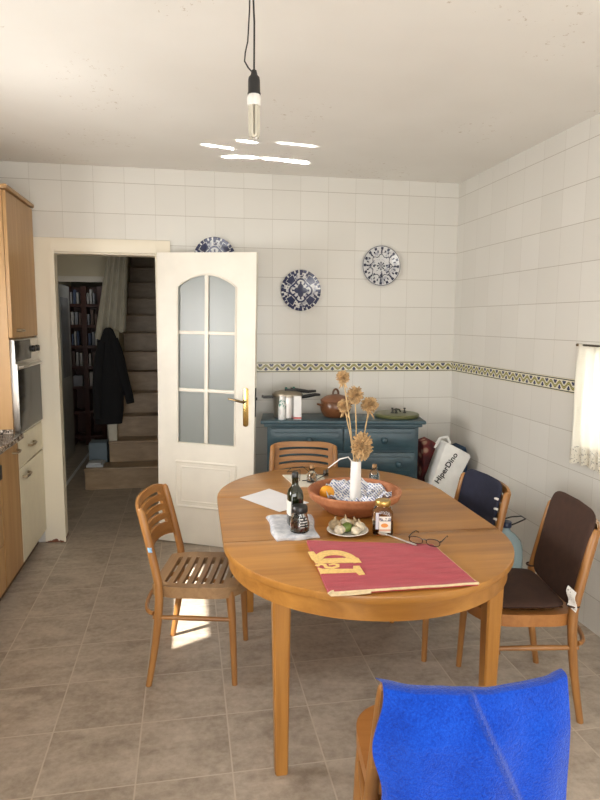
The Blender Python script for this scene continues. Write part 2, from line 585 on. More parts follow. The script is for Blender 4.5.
# ------------------------------------------------------------------ chairs
def bentwood_chair(name, label, loc, rz, seatmat):
    t = thing(name, label, 'chair', loc, rz, None)
    # seat
    slots = [0.13 + 0.098 * i for i in range(8)]
    vs = [0.0]
    for s in slots:
        vs += [s - 0.022, s + 0.022]
    vs += [0.04, 0.89, 0.94, 0.97, 0.985, 1.0]
    vs = sorted(vs)
    us = [-1, -0.94, -0.85, -0.74, -0.68, -0.45, -0.2, 0.0, 0.2, 0.45, 0.68, 0.74, 0.85, 0.94, 1]
    def hw(v):
        if v < 0.3:
            return 0.178 + 0.034 * math.sin(v / 0.3 * PI / 2)
        if v < 0.55:
            return 0.212
        k = min(1.0, (v - 0.55) / 0.45)
        return max(0.212 * (1 - k ** 3.2) ** (1 / 2.4), 0.085)
    def seat(u, v):
        return (u * hw(v), -0.175 + 0.418 * v, 0.452 - 0.010 * (1 - u * u) * math.sin(PI * min(1, v * 1.1)))
    def sskip(u, v):
        for i, s in enumerate(slots):
            lim = 0.74 if i < 7 else 0.5
            if abs(v - s) < 0.021 and abs(u) < lim:
                return True
        return False
    sm = MB(); sm.grid(seat, us, vs, sskip, (0, 0, -0.02))
    # rim under the seat
    rim_o = [(hw(v) * 0.995, -0.174 + 0.416 * v) for v in [i / 24 for i in range(25)]]
    rim = rim_o + [(-x, y) for x, y in reversed(rim_o)]
    inn = [(x * 0.86, 0.03 + (y - 0.03) * 0.88) for x, y in rim]
    n = len(rim)
    ra = []
    for z, ring in ((0.434, rim), (0.402, rim), (0.402, inn), (0.434, inn), (0.434, rim)):
        ra.append([(x, y, z) for x, y in ring])
    sm.loft(ra, caps=(False, False))
    part('seat', sm, seatmat, t)
    # backrest panel with four slots
    def yp(z):
        return -0.15 - 0.084 * max(0, (z - 0.45) / 0.38) ** 1.1
    sl = [0.27, 0.455, 0.64, 0.825]
    vs = sorted([0.0, 0.12, 0.94, 1.0] + [s - 0.032 for s in sl] + [s + 0.032 for s in sl])
    us = [-1 + 2 * i / 24 for i in range(25)]
    def bp(u, v):
        zt = 0.815 - 0.022 * abs(u) ** 6
        zb = 0.583 - 0.035 * u * u
        z = zb + (zt - zb) * v
        x = u * (0.220 - 0.008 * v)
        return (x, yp(z) + 0.012 - 0.036 * (1 - u * u), z)
    def bskip(u, v):
        return abs(u) < 0.74 and any(abs(v - s) < 0.031 for s in sl)
    bk = MB(); bk.grid(bp, us, vs, bskip, (0, -0.014, 0))
    part('backrest', bk, MT['chair_x'], t)
    for s in (-1, 1):
        m = MB()
        zs = [0, 0.1, 0.2, 0.3, 0.4, 0.47, 0.56, 0.66, 0.745, 0.787, 0.799]
        def py(z):
            if z < 0.45:
                return -0.19 + 0.054 * math.sin(z / 0.45 * PI / 2)
            return yp(z) + 0.014
        rr = [0.0135, 0.015, 0.0165, 0.018, 0.019, 0.0185, 0.018, 0.0175, 0.017, 0.015, 0.008]
        m.tube([(s * (0.222 - 0.010 * min(1, z / 0.5) - 0.010 * max(0, z - 0.45) / 0.36), py(z), z) for z in zs], rr, 12)
        part('leg', m, MT['chair_z'], t)
        m = MB()
        m.tube([(s * 0.196, 0.188, 0), (s * 0.19, 0.183, 0.15), (s * 0.183, 0.177, 0.3), (s * 0.176, 0.170, 0.38), (s * 0.17, 0.165, 0.425)], [0.0125, 0.0145, 0.017, 0.0195, 0.021], 12)
        part('leg', m, MT['chair_z'], t)
        m = MB()
        m.tube([(s * 0.217, -0.165, 0.318), (s * 0.2, 0.0, 0.308), (s * 0.185, 0.178, 0.298)], [0.009, 0.0115, 0.009], 10)
        part('stretcher', m, MT['chair_y'], t)
    m = MB()
    m.tube([(0.217 * math.sin(a), -0.163 - 0.065 * math.cos(a), 0.335) for a in [-PI / 2 + PI * i / 14 for i in range(15)]], 0.0095, 8)
    part('stretcher', m, MT['chair_x'], t)
    return t

def face(th):
    return R(th) - PI / 2
chair_left = bentwood_chair('dining_chair', 'bare slatted wooden chair with blue sticker, beside the left edge of the table', (0.045, 2.81, 0), face(-12.5), MT['seat_worn'])
chair_far = copy_tree(chair_left, (0.702, 3.70, 0), face(-101), 'bare wooden chair behind the table in front of the blue dresser')
chair_far.location.x += 0.0
chair_navy = copy_tree(chair_left, (1.262, 2.83, 0), face(184), 'wooden chair with navy cushion on the far right of the table')
chair_brown = copy_tree(chair_left, (1.388, 2.33, 0), face(171), 'wooden chair carrying the brown padded cushion, near the right wall')
chair_blue = copy_tree(chair_left, (0.660, 1.462, 0), face(83.5), 'wooden chair in the foreground under the bright blue towel')
chair_blue.scale = (1, 1, 0.968)
for o in (chair_far, chair_navy, chair_brown, chair_blue, chair_left):
    o['group'] = 'slatted wooden dining chairs around the table'
fresh = wood('orange_chair_seat', (0.30, 0.115, 0.028), (0.45, 0.20, 0.06), 'X', 0.38)
for c in (chair_far, chair_navy, chair_brown, chair_blue):
    for ch in c.children:
        if ch.name.startswith('seat'):
            ch.data = ch.data.copy()
            ch.data.materials.clear()
            ch.data.materials.append(fresh)
stk = M('blue_sticker_paper', (0.25, 0.45, 0.72), 0.5, var=0.5, scale=90)
# the near post is at the sitter's right for the left chair
st2 = MB()
st2.grid(lambda u, v: (0.2065 + 0.0194 * math.cos(-0.15 + 1.2 * (u - 0.5)), -0.167 - 0.0035 * v + 0.0194 * math.sin(-0.15 + 1.2 * (u - 0.5)), 0.612 + 0.022 * v), 8, 2)
o = part('sticker', st2, stk, chair_left); o['label'] = 'small pale blue sticker'

# ---- cushions (top-level things resting on the chairs)
def pad(mb, fn_center, hx, hy, th, n=14, corner=4.0, topround=False):
    """soft pad: superellipse outline in local (a,b), mapped by fn_center(a,b,n)"""
    K = 40
    def outline(sc):
        r = []
        for k in range(K):
            a = 2 * PI * k / K
            ca, sa = math.cos(a), math.sin(a)
            e = 2 / corner
            r.append((hx * sc * math.copysign(abs(ca) ** e, ca), hy * sc * math.copysign(abs(sa) ** e, sa)))
        return r
    lv = [(0.05, 0.5), (0.5, 0.5), (0.85, 0.46), (0.96, 0.30), (1.0, 0.0), (0.96, -0.30), (0.85, -0.46), (0.5, -0.5), (0.05, -0.5)]
    mb.loft([[fn_center(a, b, h * th) for a, b in outline(s)] for s, h in lv])
    return mb

def chair_cushion(name, label, chair, mat, top, wid, off, seat_pad=True, zc=0.02):
    t = thing(name, label, 'cushion', chair.location, chair.rotation_euler[2])
    lean = lambda z: -0.126 - 0.078 * max(0, (z - 0.45) / 0.38)
    m = MB()
    zb = 0.475
    zm = (zb + top) / 2
    pad(m, lambda a, b, h: Vector((a + off, lean(zm + b) + h - 0.022 * (1 - (a / wid) ** 2) * min(1, max(0, (zm + b - 0.5) / 0.12)), zm + b)), wid, (top - zb) / 2, 0.026, corner=7.5)
    bp = part('back_pad', m, mat, t)
    for s in (-1, 1):
        m = MB()
        m.tube([(s * 0.2085 + 0.0225 * math.cos(a), -0.137 + 0.0225 * math.sin(a), 0.492) for a in [2 * PI * k / 16 for k in range(16)]], 0.004, 6, closed=True)
        part('tie', m, mat, bp)
    if seat_pad:
        m = MB()
        pad(m, lambda a, b, h: Vector((a, 0.047 + b, 0.470 + h + zc * 0.3)), 0.192, 0.176, 0.026, corner=7)
        part('seat_pad', m, mat, t)
    return t, bp
cu, cbp = chair_cushion('chair_cushion', 'dark brown padded seat and back cushion on the right-hand chair', chair_brown, MT['brown_pad'], 0.862, 0.198, -0.010)
m = MB()
m.grid(lambda u, v: (-0.192 - 0.02 * u, -0.142 - 0.05 * u + 0.006 * math.sin(6 * v), 0.535 - 0.075 * v + 0.02 * u), 4, 8, None, (0.0, 0.002, 0))
m2 = MB()
tg = NT('printed_care_label')
f = tg.noise(tg.coord(), 160, 2)
tg.col(tg.mix(tg.math('GREATER_THAN', f, 0.62), (0.78, 0.76, 0.72), (0.35, 0.33, 0.31)))
for s in (1,):
    m2.grid(lambda u, v: (-0.212 - 0.026 * u, -0.112 - 0.022 * u + 0.006 * math.sin(6 * v), 0.575 - 0.08 * v - 0.02 * u), 4, 8, None, (0.0, 0.002, 0))
m.bm.free()
part('care_label', m2, tg.m, cu)
cu2, nbp = chair_cushion('chair_cushion', 'navy blue cushion on the chair beside the water bottle', chair_navy, MT['navy_pad'], 0.838, 0.178, 0, True)
for z in (0.765, 0.715, 0.665):
    m = MB()
    m.tube([(-0.172, -0.168, z), (-0.186, -0.165, z + 0.004), (-0.196, -0.170, z + 0.002)], 0.006, 6)
    part('tie_tape', m, MT['tie_white'], cu2)

# ---- blue towel over the foreground chair
t = NT('blue_terry')
c = t.coord()
f = t.noise(c, 230, 3, 0.7)
g = t.noise(c, 9, 4)
wv = t.noise(c, 55, 2, 0.5, 2.5)
t.col(t.ramp(t.math('ADD', t.math('MULTIPLY', f, 0.45), t.math('ADD', t.math('MULTIPLY', g, 0.3), t.math('MULTIPLY', wv, 0.25))), [(0.34, (0.001, 0.022, 0.23)), (0.52, (0.003, 0.052, 0.43)), (0.68, (0.010, 0.09, 0.56))]))
t.set(rough=0.95, sheen=0.25, spec=0.1)
t.bump(t.math('ADD', f, t.math('MULTIPLY', wv, 1.0)), 0.55, 0.004)
MT['blue'] = t.m
tw = MB()
def towel(u, v):
    # u -1..1 across; v 0 = hem on the far side, 1 = hem on the near (outer) side
    L0, L1 = 0.13, 0.50
    ztop = 0.788 + 0.004 * u * u + 0.008 * max(0, u) ** 3
    bow = -0.256 - 0.040 * (1 - u * u)
    s = v * (L0 + L1 + 0.05)
    x = (-0.009 if s > L0 else 0.0) + u * (0.88 if s < L0 else 1.0) * (0.214 + 0.014 * v - 0.012 * max(0, v - 0.35))
    if s < L0:
        y = bow + 0.032; z = ztop - (L0 - s) - 0.0
    elif s < L0 + 0.05:
        a = (s - L0) / 0.05 * PI
        y = bow + 0.016 + 0.016 * math.cos(a); z = ztop + 0.009 * math.sin(a)
    else:
        d = s - L0 - 0.05
        y = bow - 0.02 * min(1, d / 0.1) - 0.028 * d; z = ztop - d
    if s > L0 + 0.02:
        d = max(0, s - L0 - 0.05)
        # diagonal fold line crossing the cloth
        xr = -0.028 + 0.46 * d
        w = math.exp(-((x - xr) / 0.0065) ** 2)
        y -= 0.015 * w
        y -= 0.006 / (1 + math.exp((x - xr) / 0.004))
        y -= 0.006 * math.sin(9 * u + 5 * d) * min(1, d / 0.1)
        if u < -0.9:
            x += 0.012 * math.sin(d * 28 + 1.2) * (abs(u) - 0.9) * 10
    y += 0.004 * noise.noise(Vector((u * 3, v * 5, 1)))
    z += 0.004 * noise.noise(Vector((u * 4, v * 3, 7)))
    return (x, y, z)
vs = [i / 60 for i in range(61)]
tw.grid(towel, [-1 + 2 * i / 150 for i in range(151)], vs, None, (0, 0.006, -0.001))
bt = solo('towel', tw, MT['blue'], 'bright blue terry towel draped over the foreground chair back', 'towel', chair_blue.location, chair_blue.rotation_euler[2])

# ------------------------------------------------------------------ dining table
tab = thing('dining_table', 'oval orange-brown wooden extending dining table in the middle of the kitchen', 'table', (0.703, 2.640, 0), R(-0.5))
RT, ST = 0.571, 0.306
ZT = 0.745
def halfdisc(sgn, r, s):
    pts = []
    for k in range(41):
        a = PI * k / 40
        pts.append((r * math.cos(a), s + r * math.sin(a)))
    if sgn < 0:
        pts = [(-x, -y) for x, y in pts]
    return pts
for sg in (-1, 1):
    m = MB(); o_ = halfdisc(sg, RT, ST + 0.0006)
    m.slab(o_, ZT - 0.027, ZT, 0.0035)
    part('tabletop', m, MT['table_x'], tab)
m = MB(); m.box(-RT, RT, -ST, ST, ZT - 0.027, ZT, 0.0)
part('leaf', m, MT['table_x'], tab)
for sg in (-1, 1):
    m = MB()
    oo = halfdisc(sg, RT - 0.02, ST); ii = halfdisc(sg, RT - 0.042, ST)
    # apron as a curved band
    rings = []
    for (a, b) in zip(oo, ii):
        rings.append([(a[0], a[1], ZT - 0.092), (a[0], a[1], ZT - 0.027), (b[0], b[1], ZT - 0.027), (b[0], b[1], ZT - 0.092)])
    xo, xi = oo[0][0], ii[0][0]
    m.loft(rings)
    part('apron', m, MT['table_x'], tab)
for sg in (-1, 1):
    m = MB(); m.box(min(sg * (RT - 0.02), sg * (RT - 0.042)), max(sg * (RT - 0.02), sg * (RT - 0.042)), -ST, ST, ZT - 0.092, ZT - 0.027)
    part('apron', m, MT['table_x'], tab)
for sx in (-1, 1):
    for sy in (-1, 1):
        m = MB()
        rings = []
        ang = math.atan2(sy, sx)
        for z, h in ((0, 0.021), (0.008, 0.023), (0.35, 0.027), (0.60, 0.0305), (ZT - 0.028, 0.0315)):
            ox = 0.390 - (0.0315 - h) * 0.3
            oy = ST + 0.327 + 0.03 - (0.0315 - h) * 0.3
            cx, cy = sx * (ox + 0.002), sy * (oy - 0.03)
            b = h * 0.22
            ring = []
            for px, py in ((-h + b, -h), (h - b, -h), (h, -h + b), (h, h - b), (h - b, h), (-h + b, h), (-h, h - b), (-h, -h + b)):
                ring.append((cx + px, cy + py, z))
            rings.append(ring)
        m.loft(rings)
        part('leg', m, MT['table_z'], tab)

# ------------------------------------------------------------------ things on the table
Z0 = ZT + 0.0006
# red towel with letters
red = NT('red_terry')
c = red.coord()
f = red.noise(c, 260, 3, 0.7); g = red.noise(c, 8, 4, 0.6, 0, (1, 5, 1))
red.col(red.ramp(red.math('ADD', red.math('MULTIPLY', f, 0.5), red.math('MULTIPLY', g, 0.5)), [(0.35, (0.33, 0.022, 0.040)), (0.65, (0.52, 0.058, 0.082))]))
red.set(rough=0.95, sheen=0.2, spec=0.1); red.bump(f, 0.5, 0.003)
MT['hem'] = M('cream_towel_hem', (0.72, 0.58, 0.36), 0.9, var=0.1, scale=60)
tcor = [(0.447, 2.275), (0.426, 1.800), (0.922, 1.792), (0.915, 2.155)]
def tq(u, v):
    a = Vector(tcor[0]).lerp(Vector(tcor[3]), u)
    b = Vector(tcor[1]).lerp(Vector(tcor[2]), u)
    p = a.lerp(b, v)
    return p
red_t = thing('towel', 'folded red towel with yellow letters lying at the near end of the table', 'towel', (0, 0, 0))
m = MB()
def rt(u, v):
    p = tq(u, v)
    z = 0.012 + 0.0012 * noise.noise(Vector((u * 6, v * 6, 0))) + (0.004 * math.exp(-((v - 1) / 0.05) ** 2))
    return (p.x, p.y, Z0 + z)
m.grid(rt, 40, 40, None, lambda u, v: Vector((0, 0, -0.0115)))
part('cloth', m, red.m, red_t)
m = MB()
edge = [(0.0 + i / 24, 1.0) for i in range(25)] + [(1.0, 1 - i / 24) for i in range(1, 25)]
m.tube([Vector(rt(u, v)) + Vector((0, 0, -0.0040)) for u, v in edge], 0.0042, 8)
m.tube([Vector(rt(i / 24, 0.0)) + Vector((0, 0, -0.005)) for i in range(25)], 0.0048, 8)
# rounded double fold at the near left corner
m.tube([(0.440, 1.802, Z0 + 0.016), (0.432, 1.797, Z0 + 0.017), (0.425, 1.80, Z0 + 0.012), (0.432, 1.797, Z0 + 0.0062), (0.50, 1.794, Z0 + 0.0062), (0.56, 1.794, Z0 + 0.008)], 0.0042, 8)
part('hem', m, MT['hem'], red_t)
# letters I & D reading along the short side, tops towards the folded left edge
YEL = M('yellow_pile', (0.86, 0.60, 0.22), 0.95, var=0.12, scale=120, bump=0.3)
def flat(mb, poly, z=Z0 + 0.0135, th=0.0018):
    poly = list(poly)
    area = sum(poly[i - 1][0] * poly[i][1] - poly[i][0] * poly[i - 1][1] for i in range(len(poly)))
    if area < 0:
        poly.reverse()
    mb.slab(poly, z - 0.001, z + th)
lt = MB()
flat(lt, [(0.437, 1.949), (0.430, 1.945), (0.432, 1.999), (0.446, 1.985), (0.549, 1.967), (0.556, 1.992), (0.578, 1.990), (0.577, 1.918), (0.556, 1.917), (0.552, 1.941)])
part('letter', lt, YEL, red_t)
lt = MB()
# D : stem (near side) and bowl (far side) as a closed band
outer = [(0.585, 2.022)] + [(0.510 + 0.078 * math.cos(a), 2.050 + 0.100 * math.sin(a)) for a in [PI * i / 20 for i in range(21)]] + [(0.433, 2.040)]
inner = [(0.553, 2.068)] + [(0.510 + 0.043 * math.cos(a), 2.070 + 0.036 * math.sin(a)) for a in [PI * i / 20 for i in range(21)]] + [(0.467, 2.074)]
zz = Z0 + 0.0135
lt.loft([[(*p, zz + h) for p in ring] for ring, h in ((inner, -0.001), (outer, -0.001), (outer, 0.0018), (inner, 0.0018), (inner, -0.001))], caps=(False, False))
flat(lt, [(0.444, 2.05), (0.427, 2.075), (0.427, 2.15), (0.448, 2.15), (0.452, 2.115), (0.47, 2.10)], th=0.0011)
flat(lt, [(0.565, 2.021), (0.594, 2.021), (0.594, 2.062), (0.575, 2.075)], th=0.0011)
part('letter', lt, YEL, red_t)
lt = MB()
curve = [(0.432, 2.016), (0.446, 2.030), (0.462, 2.020), (0.462, 1.998), (0.482, 1.990), (0.502, 1.999), (0.506, 2.014), (0.494, 2.022), (0.476, 2.018)]
lt.tube([(x, y, Z0 + 0.0135) for x, y in curve], [0.009, 0.009, 0.008, 0.008, 0.008, 0.008, 0.008, 0.007, 0.004], 8, flat=1.0)
for v in lt.bm.verts:
    v.co.z = Z0 + 0.0135 + max(-0.0008, min(0.0018, v.co.z - Z0 - 0.0135))
part('letter', lt, YEL, red_t)

# terracotta bowl
t = NT('terracotta')
c = t.coord()
f = t.noise(c, 6, 5, 0.65); f2 = t.noise(c, 70, 3)
t.col(t.ramp(t.math('ADD', t.math('MULTIPLY', f, 0.75), t.math('MULTIPLY', f2, 0.25)), [(0.35, (0.30, 0.105, 0.042)), (0.52, (0.44, 0.165, 0.07)), (0.68, (0.52, 0.24, 0.12))]))
t.set(rough=0.6); t.bump(f2, 0.2, 0.002)
MT['terra'] = t.m
bx, by = 0.742, 2.660
m = MB()
BS = 0.955
m.lathe([(r_b * BS, z_b) for r_b, z_b in [(0.0, 0.0), (0.12, 0.0), (0.135, 0.004), (0.155, 0.022), (0.190, 0.050), (0.212, 0.064), (0.216, 0.072), (0.222, 0.088), (0.224, 0.096), (0.219, 0.101), (0.209, 0.100), (0.203, 0.092), (0.193, 0.068), (0.16, 0.036), (0.11, 0.016), (0.0, 0.014)]], 56)
solo('bowl', m, MT['terra'], 'wide terracotta bowl holding the striped cloth, in the middle of the table', 'bowl', (bx, by, Z0))
# crumpled striped cloth in the bowl
t = NT('blue_striped_cotton')
o_ = t.xyz(t.coord())
w1 = t.math('SINE', t.math('MULTIPLY', t.math('ADD', t.math('ADD', o_[0], t.math('MULTIPLY', o_[2], 1.0)), t.math('MULTIPLY', t.noise(t.coord(), 14, 2), 0.03)), 430.0))
w2 = t.math('SINE', t.math('MULTIPLY', t.math('SUBTRACT', o_[1], t.math('MULTIPLY', t.noise(t.coord(), 11, 2), 0.03)), 380.0))
k = t.math('MULTIPLY', t.math('GREATER_THAN', w1, 0.0), t.math('GREATER_THAN', w2, -0.5))
t.col(t.mix(k, (0.80, 0.80, 0.83), (0.15, 0.20, 0.38)))
t.set(rough=0.9)
m = MB()
def crump(u, v):
    r = v * 0.150 * (1 + 0.08 * math.sin(3 * u * 2 * PI + 1))
    a = u * 2 * PI
    x, y = r * math.cos(a), r * math.sin(a)
    nz = noise.fractal(Vector((x * 20, y * 20, 3.3)), 1.0, 2.0, 3)
    base = 0.046 if v < 0.7 else 0.046 + 0.0
    return (x, y, 0.012 + 0.028 * v * v + 0.036 * nz + 0.018 * max(0, y / 0.16))
m.grid(lambda u, v: crump(u, max(v, 0.02)), 64, 18, None, (0, 0, -0.004))
bmesh.ops.remove_doubles(m.bm, verts=m.bm.verts, dist=1e-5)
solo('napkin', m, t.m, 'crumpled blue and white striped cloth lining the terracotta bowl', 'cloth', (bx + 0.02, by + 0.01, Z0 + 0.040))
# orange
t = NT('orange_peel')
t.col((0.83, 0.36, 0.025)); t.set(rough=0.45); t.bump(t.noise(t.coord(), 160, 2), 0.3, 0.002)
m = MB(); m.ball((0, 0, 0), 0.035, 24)
og = thing('orange', 'orange fruit at the left side of the terracotta bowl', 'fruit', (bx - 0.112, by + 0.072, Z0 + 0.066))
part('fruit', m, t.m, og)
m = MB(); m.lathe([(0.003, 0.0), (0.003, 0.003), (0.001, 0.004)], 8, (0, 0, 0.034))
part('stem', m, M('orange_stem', (0.12, 0.14, 0.03), 0.7), og)
# white vase
m = MB()
m.lathe([(0.0, 0.0), (0.0255, 0.0), (0.027, 0.004), (0.0262, 0.06), (0.0245, 0.15), (0.0232, 0.212), (0.0226, 0.214), (0.0195, 0.212), (0.0195, 0.10), (0.0, 0.02)], 28)
vx, vy, vz = 0.748, 2.665, Z0 + 0.0155
solo('vase', m, MT['white_gloss'], 'slim white cylinder vase standing in the terracotta bowl', 'vase', (vx, vy, vz))
STEM = M('dry_stem', (0.52, 0.36, 0.18), 0.8, var=0.2, scale=30)
HEAD = M('dry_floret', (0.50, 0.33, 0.16), 0.85, var=0.4, scale=60)
heads = [((0.692, 2.705, 1.352), 0.030, 'tallest dried allium head, top of the vase bunch', 1.0),
         ((0.752, 2.715, 1.268), 0.036, 'dried allium head just below the tallest one', 1.1),
         ((0.708, 2.74, 1.215), 0.031, 'dried allium head half hidden behind its neighbours, on the left', 1.0),
         ((0.824, 2.72, 1.222), 0.038, 'dried allium head leaning out to the right', 0.9),
         ((0.768, 2.64, 1.046), 0.046, 'largest dried allium head, low at the mouth of the vase', 1.3)]
for (hc, hr, lab, el) in heads:
    f = thing('dried_allium', lab, 'dried flower', (vx, vy, vz + 0.03), 0, 'dried alliums in the white vase')
    hv = Vector(hc) - Vector((vx, vy, vz + 0.03))
    m = MB()
    p0 = Vector((random.uniform(-0.006, 0.006), random.uniform(-0.006, 0.006), 0))
    p1 = Vector((hv.x * 0.10, hv.y * 0.10, 0.17))
    m.tube([p0, p1, p1.lerp(hv, 0.5) + Vector((0.004, 0, 0)), hv], [0.0032, 0.0032, 0.003, 0.0028], 7)
    part('stem', m, STEM, f)
    m = MB()
    nfl = 330 if hr > 0.04 else 230
    for i in range(nfl):
        z = 1 - 2 * (i + 0.5) / nfl
        a = i * 2.399963
        d = Vector((math.sqrt(1 - z * z) * math.cos(a), math.sqrt(1 - z * z) * math.sin(a), z * el))
        tip = hv + d * hr * random.uniform(0.74, 1.12)
        q = d.orthogonal().normalized()
        q2 = d.cross(q).normalized()
        s = hr * random.uniform(0.075, 0.12)
        rot = random.random() * 6
        q, q2 = q * math.cos(rot) + q2 * math.sin(rot), q2 * math.cos(rot) - q * math.sin(rot)
        base = m.bm.verts.new(hv + d * hr * 0.15)
        tv = [m.bm.verts.new(tip + (q * math.cos(b) + q2 * math.sin(b)) * s) for b in (0, 2.09, 4.19)]
        end = m.bm.verts.new(tip + d * s * 0.8)
        for j in range(3):
            m.face((base, tv[j], tv[(j + 1) % 3]))
            m.face((end, tv[(j + 1) % 3], tv[j]))
    for j in range(3):
        a = j * 2.1 + hr * 50
        if el < 1.05 and hr < 0.04:
            m.tube([hv + Vector((0, 0, -hr * 0.8)), hv + Vector((0.01 * math.cos(a), 0.01 * math.sin(a), -hr * 1.1)), hv + Vector((0.022 * math.cos(a), 0.022 * math.sin(a), -hr * 1.7))], [0.003, 0.005, 0.0015], 5, flat=0.4)
    part('flower_head', m, HEAD, f)
# curled white label stick beside the vase mouth
m = MB(); m.tube([(0, 0, 0), (-0.008, 0, 0.085), (-0.012, -0.002, 0.176), (-0.035, -0.004, 0.204), (-0.075, -0.008, 0.196), (-0.128, -0.01, 0.158)], [0.002, 0.002, 0.0025, 0.003, 0.0035, 0.0022], 7)
solo('stalk', m, MT['white_gloss'], 'bare white curled stalk sticking out left from the vase mouth', 'stalk', (vx - 0.004, vy - 0.004, vz + 0.03))

# dark olive-oil bottle on the folded cloth
def folded_cloth():
    m = MB()
    cor = [(0.332, 2.60), (0.335, 2.315), (0.50, 2.325), (0.525, 2.60)]
    def fc(u, v):
        a = Vector(cor[0]).lerp(Vector(cor[3]), u); b = Vector(cor[1]).lerp(Vector(cor[2]), u)
        p = a.lerp(b, v)
        e = min(min(u, 1 - u), min(v, 1 - v))
        p += Vector((0.006 * math.sin(v * 7), 0.006 * math.sin(u * 9)))
        return (p.x, p.y, Z0 + 0.018 + 0.0025 * math.sin(u * 5 + v * 4) - 0.006 * math.exp(-(e / 0.03) ** 2))
    m.grid(fc, 24, 24, None, lambda u, v: Vector((0, 0, -0.008)))
    def fc2(u, v):
        x, y, z = fc(u, v)
        return (x + 0.008 * (u - 0.4), y - 0.008 * (v - 0.4), Z0 + 0.008)
    m.grid(fc2, 16, 16, None, (0, 0, -0.0075))
    return m
t = NT('grey_cotton')
f = t.noise(t.coord(), 30, 4, 0.6)
t.col(t.ramp(f, [(0.4, (0.46, 0.48, 0.53)), (0.62, (0.66, 0.67, 0.70))]))
t.set(rough=0.9)
solo('folded_cloth', folded_cloth(), t.m, 'folded pale grey cloth under the oil bottle and the spice jar', 'cloth')
ZC2 = Z0 + 0.0215
ob = thing('oil_bottle', 'tall dark green oil bottle standing on the folded grey cloth', 'bottle', (0.430, 2.445, ZC2), R(5))
m = MB()
def sq(h, r, z, k):
    ring = []
    for i in range(24):
        a = 2 * PI * i / 24
        ca, sa = math.cos(a), math.sin(a)
        e = 2 / k
        ring.append((r * math.copysign(abs(ca) ** e, ca), r * math.copysign(abs(sa) ** e, sa), z))
    return ring
m.loft([sq(0, 0.028, 0, 5), sq(0, 0.031, 0.004, 5), sq(0, 0.031, 0.125, 5), sq(0, 0.028, 0.145, 3.2), sq(0, 0.016, 0.163, 2), sq(0, 0.0135, 0.172, 2), sq(0, 0.0135, 0.192, 2), sq(0, 0.015, 0.194, 2), sq(0, 0.015, 0.199, 2), sq(0, 0.0135, 0.20, 2)])
part('body', m, MT['olive_glass'], ob)
m = MB(); m.lathe([(0.0, 0.199), (0.0135, 0.199), (0.0140, 0.202), (0.0140, 0.218), (0.012, 0.221), (0, 0.221)], 20)
part('cap', m, MT['black'], ob)
m = MB(); m.loft([[(x * 1.015, y * 1.015, z) for x, y, z in sq(0, 0.031, zz_, 5)] for zz_ in (0.045, 0.105)], caps=(False, False))
bm_ = m.bm
bmesh.ops.delete(bm_, geom=[f for f in bm_.faces if f.calc_center_median().x > -0.022], context='FACES')
part('label', m, M('bottle_label', (0.72, 0.72, 0.68), 0.6), ob)
# spice jar
sj = thing('spice_jar', 'clear spice jar with black lid and red contents on the grey cloth', 'jar', (0.434, 2.362, ZC2))
sj.scale = (1.1, 1.1, 1.06)
m = MB()
m.lathe([(0.0, 0.0), (0.032, 0.0), (0.036, 0.004), (0.036, 0.030), (0.030, 0.055), (0.0245, 0.072), (0.0235, 0.078), (0.021, 0.078), (0.022, 0.070), (0.027, 0.055), (0.033, 0.030), (0.033, 0.006), (0.0, 0.004)], 24)
part('body', m, MT['glass'], sj)
m = MB(); m.lathe([(0.0, 0.074), (0.0285, 0.074), (0.0295, 0.077), (0.0285, 0.096), (0.026, 0.099), (0, 0.099)], 24)
part('lid', m, MT['black'], sj)
t = NT('dried_chilli_mix')
v = t.n('ShaderNodeTexVoronoi'); v.inputs['Scale'].default_value = 95
t.link(t.coord(), v.inputs['Vector'])
hs = t.xyz(v.outputs['Color'])
t.col(t.ramp(hs[0], [(0.0, (0.26, 0.03, 0.02)), (0.35, (0.10, 0.03, 0.02)), (0.55, (0.55, 0.22, 0.08)), (0.75, (0.36, 0.05, 0.04)), (0.9, (0.70, 0.58, 0.42))]))
t.set(rough=0.6); t.bump(v.outputs['Distance'], 0.6, 0.003)
m = MB(); m.lathe([(0.0, 0.0065), (0.0322, 0.0065), (0.0322, 0.030), (0.030, 0.038), (0.0, 0.042)], 24)
s = part('contents', m, t.m, sj); s['label'] = 'red and brown dried chilli pieces'; s['kind'] = 'stuff'
m = MB()
rg = []
for z in (0.022, 0.046, 0.060):
    rr = 0.0366 if z < 0.03 else (0.0335 if z < 0.05 else 0.0292)
    rg.append([(rr * math.cos(a), rr * math.sin(a), z) for a in [-PI / 2 + 0.35 + 0.9 * (i / 8 - 0.5) for i in range(9)]])
m.loft(rg, closed=False)
t = NT('spice_label')
o_ = t.xyz(t.coord())
ln = t.math('MULTIPLY', t.math('GREATER_THAN', t.math('SINE', t.math('MULTIPLY', o_[2], 620.0)), 0.25), t.math('GREATER_THAN', t.noise(t.coord(), 90, 1), 0.42))
t.col(t.mix(ln, (0.02, 0.02, 0.02), (0.68, 0.66, 0.64)))
part('label', m, t.m, sj)

